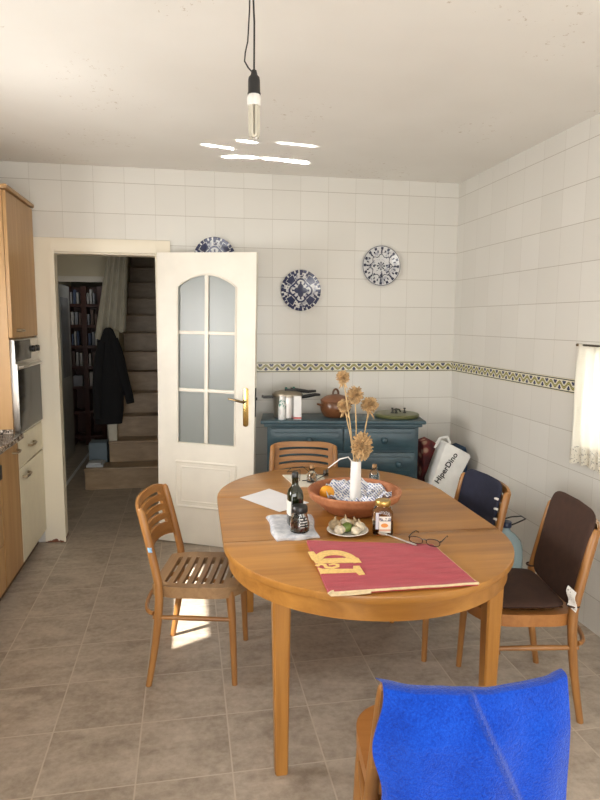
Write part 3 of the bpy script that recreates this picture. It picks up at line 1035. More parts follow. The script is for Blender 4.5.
# honey jar
hj = thing('honey_jar', 'squarish honey jar with gold lid and white label beside the garlic plate', 'jar', (0.774, 2.342, Z0), R(-12))
hj.scale = (1.1, 1.1, 1.08)
m = MB()
def rr_(hx, hy, z, k=5):
    return [(hx / 0.03 * x, hy / 0.03 * y, z) for x, y, _ in sq(0, 0.03, 0, k)]
m.loft([rr_(0.034, 0.028, 0), rr_(0.037, 0.031, 0.004), rr_(0.037, 0.031, 0.085), rr_(0.032, 0.027, 0.100, 3), rr_(0.026, 0.024, 0.106, 2.2), rr_(0.026, 0.024, 0.110, 2)])
part('body', m, glass('jar_glass', (0.92, 0.86, 0.78)), hj)
m = MB(); m.loft([rr_(0.032, 0.0265, 0.004), rr_(0.0345, 0.0285, 0.007), rr_(0.0345, 0.0285, 0.040)])
hn = NT('honey'); hn.col((0.16, 0.035, 0.006)); hn.set(rough=0.15)
part('honey', m, hn.m, hj)
m = MB(); m.lathe([(0, 0.108), (0.0275, 0.108), (0.029, 0.110), (0.029, 0.126), (0.027, 0.129), (0, 0.129)], 28)
part('lid', m, M('gold_lid', (0.50, 0.33, 0.10), 0.35, 0.9, var=0.25, scale=60), hj)
t = NT('honey_label')
o_ = t.xyz(t.coord())
r2 = t.math('ADD', t.math('POWER', t.math('DIVIDE', t.math('SUBTRACT', o_[0], 0.004), 0.013), 2.0), t.math('POWER', t.math('DIVIDE', t.math('SUBTRACT', o_[2], 0.040), 0.008), 2.0))
oran = t.math('LESS_THAN', r2, 1.0)
txt = t.math('MULTIPLY', t.math('LESS_THAN', t.math('ABSOLUTE', t.math('SUBTRACT', o_[2], 0.062)), 0.006), t.math('GREATER_THAN', t.noise(t.coord(), 170, 1), 0.5))
low = t.math('LESS_THAN', t.math('ABSOLUTE', t.math('SUBTRACT', o_[2], 0.022)), 0.0035)
c = t.mix(oran, (0.80, 0.74, 0.66), (0.78, 0.30, 0.06))
c = t.mix(txt, c, (0.18, 0.17, 0.22)); c = t.mix(t.math('MULTIPLY', low, 0.7), c, (0.72, 0.30, 0.16))
t.col(c); t.set(rough=0.5)
m = MB(); m.box(-0.016, 0.027, -0.0325, -0.0312, 0.012, 0.074, 0.0)
part('label', m, t.m, hj)
m = MB(); m.box(-0.0285, -0.0175, -0.0322, -0.031, 0.025, 0.088, 0.0)
part('side_label', m, M('pale_side_label', (0.62, 0.60, 0.66), 0.5), hj)

# plate with garlic
px_, py_ = 0.632, 2.358
m = MB()
m.lathe([(0, 0.0), (0.045, 0.0), (0.05, 0.003), (0.066, 0.010), (0.084, 0.0165), (0.0855, 0.0185), (0.083, 0.020), (0.064, 0.0135), (0.048, 0.008), (0, 0.0075)], 40)
solo('plate', m, MT['white_gloss'], 'small white plate of garlic and fruit in front of the bowl', 'plate', (px_, py_, Z0))
GAR = M('garlic_skin', (0.64, 0.56, 0.43), 0.6, var=0.35, scale=55)
GAR2 = M('papery_brown_skin', (0.40, 0.30, 0.18), 0.6, var=0.45, scale=40)
def garlic(label, x, y, s, lean, mat):
    g = thing('garlic_bulb', label, 'garlic', (px_ + x, py_ + y, Z0 + 0.0095 + s * 0.80), lean, 'garlic bulbs on the white plate')
    m = MB()
    m.ball((0, 0, 0), s, 20, (1, 1, 0.84), lambda v, th, ph: v * (1 + 0.07 * abs(math.cos(3.5 * ph)) * math.sin(th)))
    part('bulb', m, mat, g)
    m = MB()
    m.tube([(0, 0, s * 0.72), (0.001, 0.001, s * 1.05), (0.004, 0.002, s * 1.4)], [s * 0.34, s * 0.17, s * 0.12], 8)
    part('stem', m, GAR2, g)
    return g
garlic('brownish garlic bulb at the back left of the plate', -0.046, 0.030, 0.025, 0.3, GAR2)
garlic('cream garlic bulb at the back middle of the plate', 0.002, 0.042, 0.025, 1.1, GAR)
garlic('brown tinged garlic bulb at the back right of the plate', 0.040, 0.040, 0.021, 2.0, GAR2)
garlic('white garlic bulb at the front left of the plate', -0.040, -0.026, 0.022, 0.7, GAR)
garlic('pale garlic bulb at the right rim of the plate', 0.048, -0.006, 0.0235, 2.7, GAR)
garlic('pale spotted garlic bulb at the front right of the plate', 0.024, -0.040, 0.0195, 1.7, GAR)
m = MB(); m.ball((0, 0, 0), 0.020, 18, (1.25, 1, 1))
solo('lime', m, M('green_peel', (0.12, 0.18, 0.03), 0.4, var=0.2, scale=40), 'green fruit at the front of the white plate', 'fruit', (px_ - 0.006, py_ - 0.010, Z0 + 0.030), 0.4)
m = MB(); m.ball((0, 0, 0), 0.014, 16, (1, 1, 0.9))
solo('shallot', m, M('purple_skin', (0.13, 0.05, 0.04), 0.45, var=0.3), 'small dark purple bulb beside the green fruit on the plate', 'vegetable', (px_ - 0.028, py_ + 0.006, Z0 + 0.0225))

# spoon
ms = MT['steel']
sp = thing('teaspoon', 'steel spoon with its bowl beside the honey jar and handle on the red towel', 'spoon', (0.752, 2.272, Z0 + 0.0135), math.atan2(-0.132, 0.094))
m = MB()
def bowl_(u, v):
    a = u * 2 * PI
    r = max(v, 0.02)
    return (0.021 * r * math.cos(a) * 1.0, 0.0145 * r * math.sin(a), 0.0075 * r * r + 0.003)
m.grid(bowl_, 24, 6, None, (0, 0, -0.0012))
bmesh.ops.remove_doubles(m.bm, verts=m.bm.verts, dist=1e-5)
part('spoon_bowl', m, ms, sp)
m = MB(); m.tube([(0.019, 0, 0.0095), (0.035, 0, 0.012), (0.09, 0, 0.008), (0.150, 0, 0.0045), (0.158, 0, 0.004)], [0.0030, 0.0026, 0.0032, 0.0042, 0.003], 8, flat=1.2)
for v in m.bm.verts:
    v.co.z = 0.004 + (v.co.z - 0.004) * 0.8
part('handle', m, ms, sp)

# eyeglasses
eg = thing('eyeglasses', 'dark framed eyeglasses lying open on the edge of the red towel', 'glasses', (0.876, 2.142, Z0 + 0.0145), math.atan2(-0.075, 0.100))
LENS = glass('spectacle_lens', (0.97, 0.96, 0.98))
FR = M('dark_tortoise', (0.020, 0.010, 0.009), 0.25)
fm = MB()
for s in (-1, 1):
    ring = [(s * 0.033 + 0.026 * math.copysign(abs(math.cos(a)) ** 0.8, math.cos(a)), -0.002 - 0.004 * math.sin(a), 0.0165 + 0.0145 * math.copysign(abs(math.sin(a)) ** 0.85, math.sin(a))) for a in [2 * PI * i / 28 for i in range(28)]]
    fm.tube(ring, 0.0017, 6, closed=True)
    lm = MB(); lm.slab([(p[0], p[2]) for p in ring], -0.0007, 0.0007, 0, Matrix.Translation((0, -0.002, 0)) @ Matrix.Rotation(PI / 2, 4, 'X'))
    part('lens', lm, LENS, eg)
    tm = MB()
    tm.tube([(s * 0.060, -0.002, 0.024), (s * 0.063, 0.006, 0.024), (s * 0.064, 0.06, 0.022), (s * 0.062, 0.10, 0.017), (s * 0.058, 0.125, 0.004)], [0.0032, 0.0026, 0.0021, 0.0024, 0.0026], 6)
    part('temple', tm, FR, eg)
fm.tube([(-0.008, -0.002, 0.022), (0, -0.005, 0.026), (0.008, -0.002, 0.022)], 0.002, 6)
part('frame', fm, FR, eg)

# papers
def sheet(label, cor, z, th=0.0012, name='paper_sheet', n=8, mat=None, curl=0.0):
    m = MB()
    def fn(u, v):
        a = Vector(cor[0]).lerp(Vector(cor[1]), u); b = Vector(cor[3]).lerp(Vector(cor[2]), u)
        p = a.lerp(b, v)
        return (p.x, p.y, z + th + curl * (u - 0.5) ** 2)
    m.grid(fn, n, n, None, (0, 0, -th))
    return solo(name, m, mat or MT['white_paper'], label, 'paper')
sheet('white sheet of paper on the table left of the oil bottle', [(0.245, 2.94), (0.405, 3.075), (0.56, 2.80), (0.40, 2.68)], Z0, curl=0.006)
sheet('cream open booklet on the far side of the table by the cable', [(0.515, 3.345), (0.735, 3.325), (0.725, 3.07), (0.545, 3.085)], Z0, 0.004, 'booklet', mat=M('cream_page', (0.76, 0.72, 0.62), 0.7, var=0.03))
m = MB()
m.tube([(0.585, 3.19, Z0 + 0.008), (0.60, 3.26, Z0 + 0.05), (0.545, 3.37, Z0 + 0.012), (0.58, 3.43, Z0 + 0.02), (0.645, 3.42, Z0 + 0.028), (0.675, 3.34, Z0 + 0.009), (0.70, 3.30, Z0 + 0.0072), (0.745, 3.27, Z0 + 0.014)], 0.0022, 6)
m.tube([(0.745, 3.265, Z0 + 0.014), (0.68, 3.20, Z0 + 0.0068), (0.60, 3.19, Z0 + 0.0068)], 0.0022, 6)
solo('cable', m, MT['black'], 'thin black cable looping over the cream booklet', 'cable')
wc = thing('clip', 'small metal and black clip at the right edge of the cream booklet', 'clip', (0.748, 3.275, Z0 + 0.0045), 0.3)
m = MB(); m.box(-0.012, -0.004, -0.008, 0.008, 0, 0.034, 0.002); m.box(0.004, 0.012, -0.008, 0.008, 0, 0.038, 0.002); m.box(-0.004, 0.004, -0.006, 0.006, 0, 0.006)
part('jaw', m, M('gunmetal', (0.25, 0.25, 0.26), 0.3, 1.0), wc)
m = MB(); m.box(-0.013, 0.013, -0.009, 0.009, 0.010, 0.018, 0.002)
part('band', m, MT['black'], wc)

# two corked bottles behind the bowl
def corked(label, x, y):
    t = thing('corked_bottle', label, 'bottle', (x, y, Z0), 0, 'little corked bottles behind the bowl')
    m = MB(); m.lathe([(0, 0), (0.026, 0), (0.028, 0.003), (0.028, 0.040), (0.022, 0.054), (0.013, 0.062), (0.012, 0.070), (0.0155, 0.074), (0.0155, 0.078), (0.0105, 0.078), (0.010, 0.062), (0.024, 0.045), (0.0255, 0.005), (0, 0.004)], 24)
    part('body', m, MT['glass'], t)
    m = MB(); m.lathe([(0, 0.066), (0.0095, 0.066), (0.0115, 0.080), (0.0125, 0.094), (0, 0.095)], 16)
    part('cork', m, M('cork', (0.40, 0.24, 0.12), 0.9, var=0.3, scale=60), t)
    return t
c1 = corked('small corked glass bottle behind the right side of the terracotta bowl', 0.985, 3.14)
copy_tree(c1, (0.648, 3.17, Z0), 0, 'small corked glass bottle behind the left side of the terracotta bowl')

# ------------------------------------------------------------------ blue dresser
TEAL = NT('teal_paint')
f = TEAL.noise(TEAL.coord(), 7, 4, 0.6, 0.3, (1, 1, 2))
TEAL.col(TEAL.ramp(f, [(0.3, (0.020, 0.050, 0.066)), (0.7, (0.036, 0.080, 0.100))]))
TEAL.set(rough=0.38); TEAL.bump(f, 0.1, 0.002)
TEAL = TEAL.m
dr = thing('dresser', 'teal blue painted dresser with round knobs against the back wall', 'dresser', (1.088, 4.279, 0), R(-9.1))
# local: x along front, y towards the wall ; front at y=-0.145
m = MB()
m.box(-0.53, 0.53, -0.128, 0.165, 0.06, 0.885)
part('carcass', m, TEAL, dr)
m = MB()
m.box(-0.575, 0.575, -0.165, 0.178, 0.893, 0.92, 0.008)
m.box(-0.552, 0.552, -0.150, 0.172, 0.872, 0.894, 0.006)
part('top', m, TEAL, dr)
m = MB()
m.box(-0.542, 0.542, -0.147, 0.168, 0.0, 0.09, 0.008)
part('plinth', m, TEAL, dr)
KNOB = [(0, 0), (0.010, 0), (0.009, 0.012), (0.021, 0.021), (0.0225, 0.030), (0.015, 0.040), (0, 0.043)]
def drawer(x0, x1, z0, z1, knobs):
    m = MB()
    m.box(x0, x1, -0.147, -0.127, z0, z1, 0.004)
    m.box(x0 + 0.028, x1 - 0.028, -0.155, -0.146, z0 + 0.028, z1 - 0.028, 0.006)
    d = part('drawer', m, TEAL, dr)
    for kx in knobs:
        k = MB(); k.lathe(KNOB, 18, (0, 0, 0), Matrix.Translation((kx, -0.154, (z0 + z1) / 2)) @ Matrix.Rotation(PI / 2, 4, 'X'))
        part('knob', k, TEAL, d)
drawer(-0.505, -0.006, 0.705, 0.862, [-0.235])
drawer(0.006, 0.505, 0.705, 0.862, [0.285])
drawer(-0.505, 0.505, 0.535, 0.690, [-0.36, 0.39])
drawer(-0.505, 0.505, 0.345, 0.520, [-0.36, 0.39])
drawer(-0.505, 0.505, 0.105, 0.330, [-0.36, 0.39])
ZD = 0.9206
# pressure cooker
pc = thing('pressure_cooker', 'steel pressure cooker with black handles on the left end of the dresser', 'cooker', (0.706, 4.355, ZD), R(-8))
m = MB(); m.lathe([(0, 0), (0.095, 0), (0.100, 0.004), (0.102, 0.14), (0.105, 0.143), (0.105, 0.150), (0, 0.150)], 40)
part('body', m, MT['steel'], pc)
m = MB(); m.lathe([(0.0, 0.1495), (0.109, 0.1495), (0.111, 0.155), (0.108, 0.168), (0.09, 0.180), (0.05, 0.188), (0, 0.190)], 40)
part('lid', m, M('dull_lid_steel', (0.35, 0.30, 0.23), 0.4, 0.8, var=0.1), pc)
m = MB(); m.box(-0.175, -0.095, -0.018, 0.018, 0.132, 0.152, 0.006); m.box(-0.185, -0.172, -0.016, 0.016, 0.136, 0.156, 0.005)
part('side_handle', m, MT['black'], pc)
m = MB(); m.tube([(0.095, 0, 0.142), (0.14, 0, 0.148), (0.20, 0, 0.160), (0.235, 0, 0.158)], [0.013, 0.013, 0.012, 0.008], 8)
part('pot_handle', m, MT['black'], pc)
m = MB(); m.tube([(0.02, 0, 0.197), (0.09, 0, 0.188), (0.15, 0, 0.181), (0.205, 0, 0.186)], [0.014, 0.014, 0.012, 0.008], 8); m.box(-0.02, 0.06, -0.02, 0.02, 0.186, 0.202, 0.005)
part('lid_handle', m, MT['black'], pc)
m = MB(); m.lathe([(0, 0.19), (0.010, 0.19), (0.010, 0.206), (0.006, 0.212), (0, 0.212)], 12, (-0.01, 0.0, 0)); m.ball((0.045, 0, 0.208), 0.009, 10)
part('valve', m, M('green_valve', (0.03, 0.16, 0.12), 0.4), pc)
# two cans in front of the cooker
m = MB(); m.lathe([(0, 0), (0.026, 0), (0.027, 0.003), (0.027, 0.10), (0.022, 0.110), (0.022, 0.142), (0.020, 0.145), (0, 0.145)], 24)
cb = thing('bottle', 'white and green supplement bottle in front of the pressure cooker', 'bottle', (0.650, 4.238, ZD), 0.4)
t = NT('white_green_label')
o_ = t.xyz(t.coord())
up_ = t.math('GREATER_THAN', o_[2], 0.075)
nn = t.math('GREATER_THAN', t.noise(t.coord(), 60, 2), 0.56)
t.col(t.mix(t.math('MULTIPLY', up_, nn), t.mix(t.math('MULTIPLY', nn, 0.35), (0.74, 0.74, 0.72), (0.40, 0.42, 0.42)), (0.03, 0.24, 0.17)))
t.set(rough=0.35)
part('body', m, t.m, cb)
m = MB(); m.lathe([(0, 0.143), (0.019, 0.143), (0.019, 0.160), (0.017, 0.163), (0, 0.163)], 20)
part('cap', m, MT['white_gloss'], cb)
m = MB(); m.loft([[(x, y, z) for x, y in ((-0.027, -0.019), (0.027, -0.019), (0.027, 0.019), (-0.027, 0.019))] for z in (0, 0.163)])
cb = thing('carton', 'narrow white carton with red foot in front of the pressure cooker', 'carton', (0.757, 4.232, ZD), -0.15)
part('body', m, M('white_card', (0.80, 0.79, 0.78), 0.5, var=0.03), cb)
m = MB(); m.box(-0.0275, 0.0275, -0.0195, 0.0195, 0.004, 0.016)
part('red_band', m, M('red_print', (0.45, 0.05, 0.05), 0.5), cb)
# terracotta casserole
po = thing('casserole', 'round lidded clay casserole in the middle of the dresser top', 'pot', (1.050, 4.31, ZD), 0.2)
m = MB(); m.lathe([(0, 0), (0.075, 0), (0.085, 0.006), (0.108, 0.045), (0.112, 0.075), (0.106, 0.105), (0.102, 0.112), (0, 0.112)], 40)
CLAY = M('brown_glazed_clay', (0.15, 0.058, 0.022), 0.3, var=0.2, scale=6)
part('body', m, CLAY, po)
m = MB(); m.lathe([(0, 0.1125), (0.108, 0.1125), (0.110, 0.118), (0.104, 0.128), (0.07, 0.150), (0.03, 0.160), (0, 0.161)], 40)
lid = part('lid', m, M('terracotta_lid', (0.20, 0.082, 0.038), 0.45, var=0.2, scale=8), po)
m = MB(); m.tube([(0.022 * math.cos(a), 0, 0.162 + 0.036 * math.sin(a)) for a in [PI * i / 10 for i in range(11)]], 0.008, 8)
part('knob', m, M('dark_clay', (0.10, 0.045, 0.02), 0.4), lid)
m = MB()
for s in (-1, 1):
    m.tube([(s * 0.108, -0.028, 0.088), (s * 0.135, -0.016, 0.094), (s * 0.140, 0.0, 0.096), (s * 0.135, 0.016, 0.094), (s * 0.108, 0.028, 0.088)], 0.007, 8)
part('side_handle', m, CLAY, po)
# green round board with small bits
gb = thing('lid', 'flat round olive green ceramic lid on the right end of the dresser', 'lid', (1.490, 4.243, ZD))
m = MB(); m.lathe([(0, 0), (0.150, 0), (0.158, 0.005), (0.160, 0.018), (0.155, 0.026), (0.145, 0.028), (0.12, 0.030), (0, 0.034)], 48)
part('plate', m, M('olive_glaze', (0.115, 0.12, 0.045), 0.35, var=0.15, scale=8), gb)
m = MB()
m.tube([(-0.035, 0, 0.030), (-0.03, 0, 0.05), (-0.005, 0, 0.056), (0.02, 0, 0.05), (0.03, 0, 0.03)], 0.006, 8)
part('handle', m, MT['olive_glass'], gb)
for (dx, dy, hh) in ((-0.045, -0.03, 0.068), (0.045, -0.035, 0.066), (-0.02, -0.045, 0.052)):
    m = MB(); m.lathe([(0, 0.03), (0.012, 0.03), (0.012, 0.036), (0.005, 0.04), (0.004, hh - 0.012), (0.010, hh - 0.006), (0.008, hh), (0, hh)], 12)
    solo('chess_pawn' if False else 'stopper', m, M('dark_metal', (0.05, 0.05, 0.045), 0.3, 0.7), 'small dark bottle stopper ' + {0.068: 'at the left', 0.066: 'at the right', 0.052: 'in the middle'}[hh] + ' on the green lid', 'stopper', (1.490 + dx, 4.243 + dy, ZD + 0.0025), 0, 'dark stoppers on the green lid')

# ------------------------------------------------------------------ bags and water bottle in the corner
t = NT('red_patterned_fabric')
v = t.n('ShaderNodeTexVoronoi'); v.inputs['Scale'].default_value = 16
t.link(t.coord(), v.inputs['Vector'])
t.col(t.ramp(v.outputs['Distance'], [(0.0, (0.55, 0.42, 0.30)), (0.25, (0.45, 0.25, 0.17)), (0.40, (0.20, 0.03, 0.03)), (0.8, (0.08, 0.018, 0.02))]))
t.set(rough=0.8)
m = MB(); m.slab([(1.725, 0.0), (1.94, 0.0), (1.95, 0.50), (1.90, 0.66), (1.76, 0.74), (1.70, 0.72), (1.715, 0.40)], -4.40, -4.25, 0.02, Matrix.Rotation(PI / 2, 4, 'X') @ Matrix.Identity(4))
solo('shopping_bag', m, t.m, 'dark red patterned bag wedged between the dresser and the wall', 'bag')
m = MB(); m.slab([(1.955, 0.0), (2.045, 0.0), (2.05, 0.62), (2.03, 0.68), (1.965, 0.66)], -4.42, -4.22, 0.015, Matrix.Rotation(PI / 2, 4, 'X'))
solo('shopping_bag', m, M('blue_black_fabric', (0.012, 0.035, 0.075), 0.8, var=0.5, scale=6), 'dark blue bag against the right wall behind the white tote', 'bag')
wt = thing('tote_bag', 'white printed shopping bag slumped beside the dresser in the corner', 'bag', (-0.005, 4.06, 0))
m = MB()
def wx(poly, y0, y1, b):
    m.slab(poly, -y1, -y0, b, Matrix.Rotation(PI / 2, 4, 'X'))
wx([(1.755, 0.0), (1.93, 0.0), (1.905, 0.40), (1.915, 0.49), (1.995, 0.645), (1.985, 0.665), (1.815, 0.755), (1.80, 0.75), (1.70, 0.47), (1.715, 0.38)], -0.005, 0.14, 0.012)
part('body', m, M('white_bag_plastic', (0.80, 0.80, 0.77), 0.5, var=0.06, scale=14), wt)
cur = bpy.data.curves.new('lettering', 'FONT')
cur.body = 'HiperDino'
cur.size = 0.058
cur.extrude = 0.0006
cur.align_x = 'CENTER'
cur.offset = 0.0012
tmp = bpy.data.objects.new('lettering', cur)
COL.objects.link(tmp)
me = bpy.data.meshes.new_from_object(tmp.evaluated_get(bpy.context.evaluated_depsgraph_get()))
bpy.data.objects.remove(tmp)
o = part('lettering', me, MT['black'], wt)
o.matrix_local = Matrix.Translation((1.822, -0.0065, 0.562)) @ Matrix.Rotation(R(-56), 4, 'Y') @ Matrix.Rotation(PI / 2, 4, 'X')
m = MB(); m.tube([(1.83, -0.01, 0.75), (1.80, -0.015, 0.80), (1.75, -0.01, 0.79), (1.72, 0.0, 0.72)], 0.010, 8, flat=0.4)
part('handle', m, M('white_strap', (0.66, 0.65, 0.62), 0.6), wt)

jug = thing('water_bottle', 'large clear plastic water bottle with blue cap by the right wall', 'bottle', (1.805, 3.20, 0))
m = MB()
prof = [(0, 0), (0.085, 0), (0.098, 0.010), (0.10, 0.03), (0.10, 0.09)]
for i in range(4):
    z = 0.10 + i * 0.03
    prof += [(0.100, z), (0.096, z + 0.008), (0.100, z + 0.016)]
prof += [(0.10, 0.25), (0.098, 0.30), (0.085, 0.35), (0.055, 0.385), (0.028, 0.405), (0.024, 0.415), (0.024, 0.43), (0, 0.43)]
m.lathe(prof, 36)
t = NT('thin_blue_plastic')
gb_ = t.n('ShaderNodeBsdfTransparent'); gb_.inputs[0].default_value = (0.80, 0.90, 0.94, 1)
ms_ = t.n('ShaderNodeMixShader'); ms_.inputs[0].default_value = 0.42
t.col((0.50, 0.66, 0.72)); t.set(rough=0.15)
t.link(gb_.outputs[0], ms_.inputs[1]); t.link(t.b.outputs[0], ms_.inputs[2]); t.link(ms_.outputs[0], t.out.inputs['Surface'])
part('body', m, t.m, jug)
m = MB(); m.lathe([(0, 0.428), (0.029, 0.428), (0.030, 0.432), (0.030, 0.458), (0.027, 0.462), (0, 0.462)], 24)
part('cap', m, M('dark_blue_cap', (0.012, 0.022, 0.06), 0.4), jug)
m = MB(); m.tube([(0.03, 0, 0.435), (0.06, -0.03, 0.462), (0.085, -0.06, 0.49), (0.06, -0.055, 0.505), (0.02, -0.02, 0.492), (0.0, 0.03, 0.465)], 0.004, 6)
part('handle', m, MT['black'], jug)

# ------------------------------------------------------------------ wall plates
def plate_mat(name, kind):
    t = NT(name)
    o = t.xyz(t.coord())
    x, z = o[0], o[1]
    r = t.math('DIVIDE', t.math('SQRT', t.math('ADD', t.math('MULTIPLY', x, x), t.math('MULTIPLY', z, z))), 0.15)
    th = t.math('ARCTAN2', z, x)
    def band(a, b):
        return t.math('MULTIPLY', t.math('GREATER_THAN', r, a), t.math('LESS_THAN', r, b))
    def petals(n, ph, thr):
        return t.math('GREATER_THAN', t.math('COSINE', t.math('ADD', t.math('MULTIPLY', th, float(n)), ph)), thr)
    def AND(a, b):
        return t.math('MULTIPLY', a, b)
    def OR(a, b):
        return t.math('MAXIMUM', a, b)
    nz = t.noise(t.coord(), 48, 2)
    mot = t.math('GREATER_THAN', nz, 0.57)
    if kind == 0:
        cross = t.math('LESS_THAN', r, t.math('ADD', 0.20, t.math('MULTIPLY', t.math('ABSOLUTE', t.math('COSINE', t.math('MULTIPLY', th, 2.0))), 0.12)))
        ring = t.math('LESS_THAN', t.math('ABSOLUTE', t.math('SUBTRACT', r, t.math('ADD', 0.50, t.math('MULTIPLY', t.math('COSINE', t.math('MULTIPLY', th, 4.0)), 0.06)))), 0.045)
        diag = AND(band(0.52, 0.84), petals(4, PI, 0.45))
        rim = OR(AND(band(0.86, 1.0), petals(28, 0, -0.45)), AND(band(0.74, 0.86), petals(16, 0, 0.35)))
        dots = AND(band(0.86, 0.99), petals(12, 0.6, 0.45))
        mm = OR(OR(OR(cross, ring), diag), OR(rim, dots))
        mm = OR(mm, AND(AND(band(0.56, 0.86), petals(4, 0, -0.3)), mot))
        mm = OR(mm, AND(band(0.30, 0.44), petals(12, 0, 0.3)))
        dark = (0.016, 0.022, 0.075)
    else:
        flower = AND(t.math('LESS_THAN', r, 0.21), petals(8, 0, -0.2))
        ring = t.math('LESS_THAN', t.math('ABSOLUTE', t.math('SUBTRACT', r, t.math('ADD', 0.52, t.math('MULTIPLY', t.math('COSINE', t.math('MULTIPLY', th, 8.0)), 0.06)))), 0.022)
        rim = OR(AND(band(0.80, 0.93), petals(16, 0.4, 0.35)), AND(band(0.66, 0.78), petals(24, 0.1, 0.45)))
        spokes = AND(band(0.58, 0.93), petals(8, 0.3, 0.965))
        mm = OR(OR(flower, ring), OR(rim, spokes))
        mm = OR(mm, AND(AND(band(0.25, 0.66), mot), petals(8, 0, -0.2)))
        mm = OR(mm, band(0.955, 0.985))
        dark = (0.028, 0.032, 0.06)
    wash = AND(band(0.3, 0.9), t.math('GREATER_THAN', t.noise(t.coord(), 30, 2), 0.6))
    c = t.mix(t.math('MULTIPLY', wash, 0.55), (0.60, 0.60, 0.60), (0.18, 0.20, 0.28))
    t.col(t.mix(mm, c, dark))
    t.set(rough=0.15)
    return t.m
PL = [(0, 0), (0.075, 0), (0.080, 0.004), (0.10, 0.009), (0.148, 0.020), (0.150, 0.023), (0.147, 0.025), (0.10, 0.015), (0.078, 0.010), (0, 0.009)]
for (x, z, kind, lab) in ((0.840, 1.828, 0, 'dark blue patterned ceramic plate, lower of the two on the open back wall'),
                          (1.456, 2.020, 1, 'lighter blue and white patterned plate, highest and rightmost on the back wall'),
                          (0.210, 2.045, 0, 'blue patterned plate mostly hidden behind the open white door')):
    m = MB(); m.lathe(PL, 56)
    o = part('wall_plate', m, plate_mat('painted_plate', kind))
    setp(o, lab, 'plate', 'painted plates on the back wall')
    o.matrix_world = Matrix.Translation((x, YB - 0.0005, z)) @ Matrix.Rotation(PI / 2, 4, 'X')

# ------------------------------------------------------------------ hanging bulb
lamp = thing('pendant_lamp', 'bare energy saving bulb hanging on a black cord from the ceiling', 'lamp', (0.195, 1.80, 2.108))
m = MB()
m.tube([(0.0, 0, 0.172), (0.001, 0, 0.30), (-0.004, 0, 0.42), (-0.002, 0, 0.5415)], 0.0028, 6)
m.tube([(-0.004, 0, 0.170), (-0.016, 0, 0.182), (-0.026, 0, 0.198), (-0.024, 0, 0.22), (-0.017, 0, 0.25), (-0.012, 0, 0.33), (-0.010, 0, 0.42), (-0.012, 0, 0.5415)], 0.0022, 6)
part('cord', m, MT['black'], lamp)
m = MB(); m.lathe([(0, 0.112), (0.0175, 0.112), (0.0185, 0.115), (0.0170, 0.120), (0.0165, 0.150), (0.0150, 0.158), (0.010, 0.163), (0.007, 0.176), (0, 0.177)], 24)
part('socket', m, MT['black'], lamp)
m = MB(); m.lathe([(0, 0.083), (0.0185, 0.083), (0.0195, 0.086), (0.0195, 0.104), (0.0165, 0.112), (0, 0.112)], 24)
part('bulb_base', m, M('bulb_white', (0.72, 0.70, 0.66), 0.4), lamp)
m = MB()
for k in range(3):
    a = 2 * PI * k / 3 + 0.4
    cx, cy = 0.0095 * math.cos(a), 0.0095 * math.sin(a)
    dx, dy = -math.sin(a) * 0.0062, math.cos(a) * 0.0062
    m.tube([(cx + dx, cy + dy, 0.084), (cx + dx, cy + dy, 0.012), (cx + dx * 0.7, cy + dy * 0.7, 0.004), (cx, cy, 0.0005), (cx - dx * 0.7, cy - dy * 0.7, 0.004), (cx - dx, cy - dy, 0.012), (cx - dx, cy - dy, 0.084)], 0.0050, 8)
part('bulb_tube', m, M('bulb_tube_glass', (0.50, 0.47, 0.39), 0.2), lamp)
m = MB(); m.lathe([(0, 0.522), (0.03, 0.522), (0.034, 0.528), (0.034, 0.5415), (0, 0.5415)], 20)
part('ceiling_rose', m, M('bulb_rose', (0.7, 0.68, 0.62), 0.4), lamp)

# ------------------------------------------------------------------ left units
W_D, W_L = (0.34, 0.185, 0.068), (0.49, 0.295, 0.128)
MT['cab'] = wood('cabinet_oak', W_D, W_L, 'Z', 0.42, 0.9)
MT['cream'] = M('cream_laminate', (0.74, 0.68, 0.52), 0.4, var=0.03)
XF = -1.012
Y0, Y1 = 3.93, 4.57
tc = thing('oven_cabinet', 'tall wooden cabinet housing the oven, beside the doorway', 'cabinet', (XF, Y0, 0))
m = MB()
m.box(XL - XF + 0.002, -0.022, 0, Y1 - Y0, 0.10, 2.345)
part('carcass', m, MT['cab'], tc)
m = MB(); m.box(XL - XF + 0.002, -0.06, 0.0, Y1 - Y0, 0.0, 0.10)
part('plinth', m, M('dark_plinth', (0.10, 0.05, 0.025), 0.5), tc)
m = MB(); m.box(XL - XF + 0.002, 0.012, -0.012, Y1 - Y0 + 0.005, 2.348, 2.372, 0.004)
part('cornice', m, MT['cab'], tc)
MT['handle'] = M('bronze_handle', (0.34, 0.27, 0.18), 0.35, 0.9)
def bar_handle(y, z, par, w=0.12, x=0.0):
    h = MB()
    h.tube([(x, y - w / 2, z), (x + 0.022, y - w / 2 + 0.008, z - 0.002), (x + 0.026, y, z - 0.003), (x + 0.022, y + w / 2 - 0.008, z - 0.002), (x, y + w / 2, z)], 0.0085, 8)
    return part('handle', h, MT['handle'], par)
def front(name, ya, yb, za, zb, mat, hy, hz, w=0.10):
    m = MB(); m.box(-0.020, 0.0, ya, yb, za, zb, 0.003)
    d = part(name, m, mat, tc)
    if hy is not None:
        bar_handle(hy, hz, d, w)
    return d
front('door', 0.004, Y1 - Y0 - 0.004, 1.492, 2.340, MT['cab'], 0.15, 1.535)
front('drawer', 0.004, Y1 - Y0 - 0.004, 0.70, 0.893, MT['cream'], 0.30, 0.80, 0.13)
front('door', 0.004, Y1 - Y0 - 0.004, 0.105, 0.692, MT['cream'], 0.13, 0.635, 0.13)
OG = NT('oven_glass'); OG.col((0.012, 0.013, 0.014)); OG.set(rough=0.12, spec=0.12)
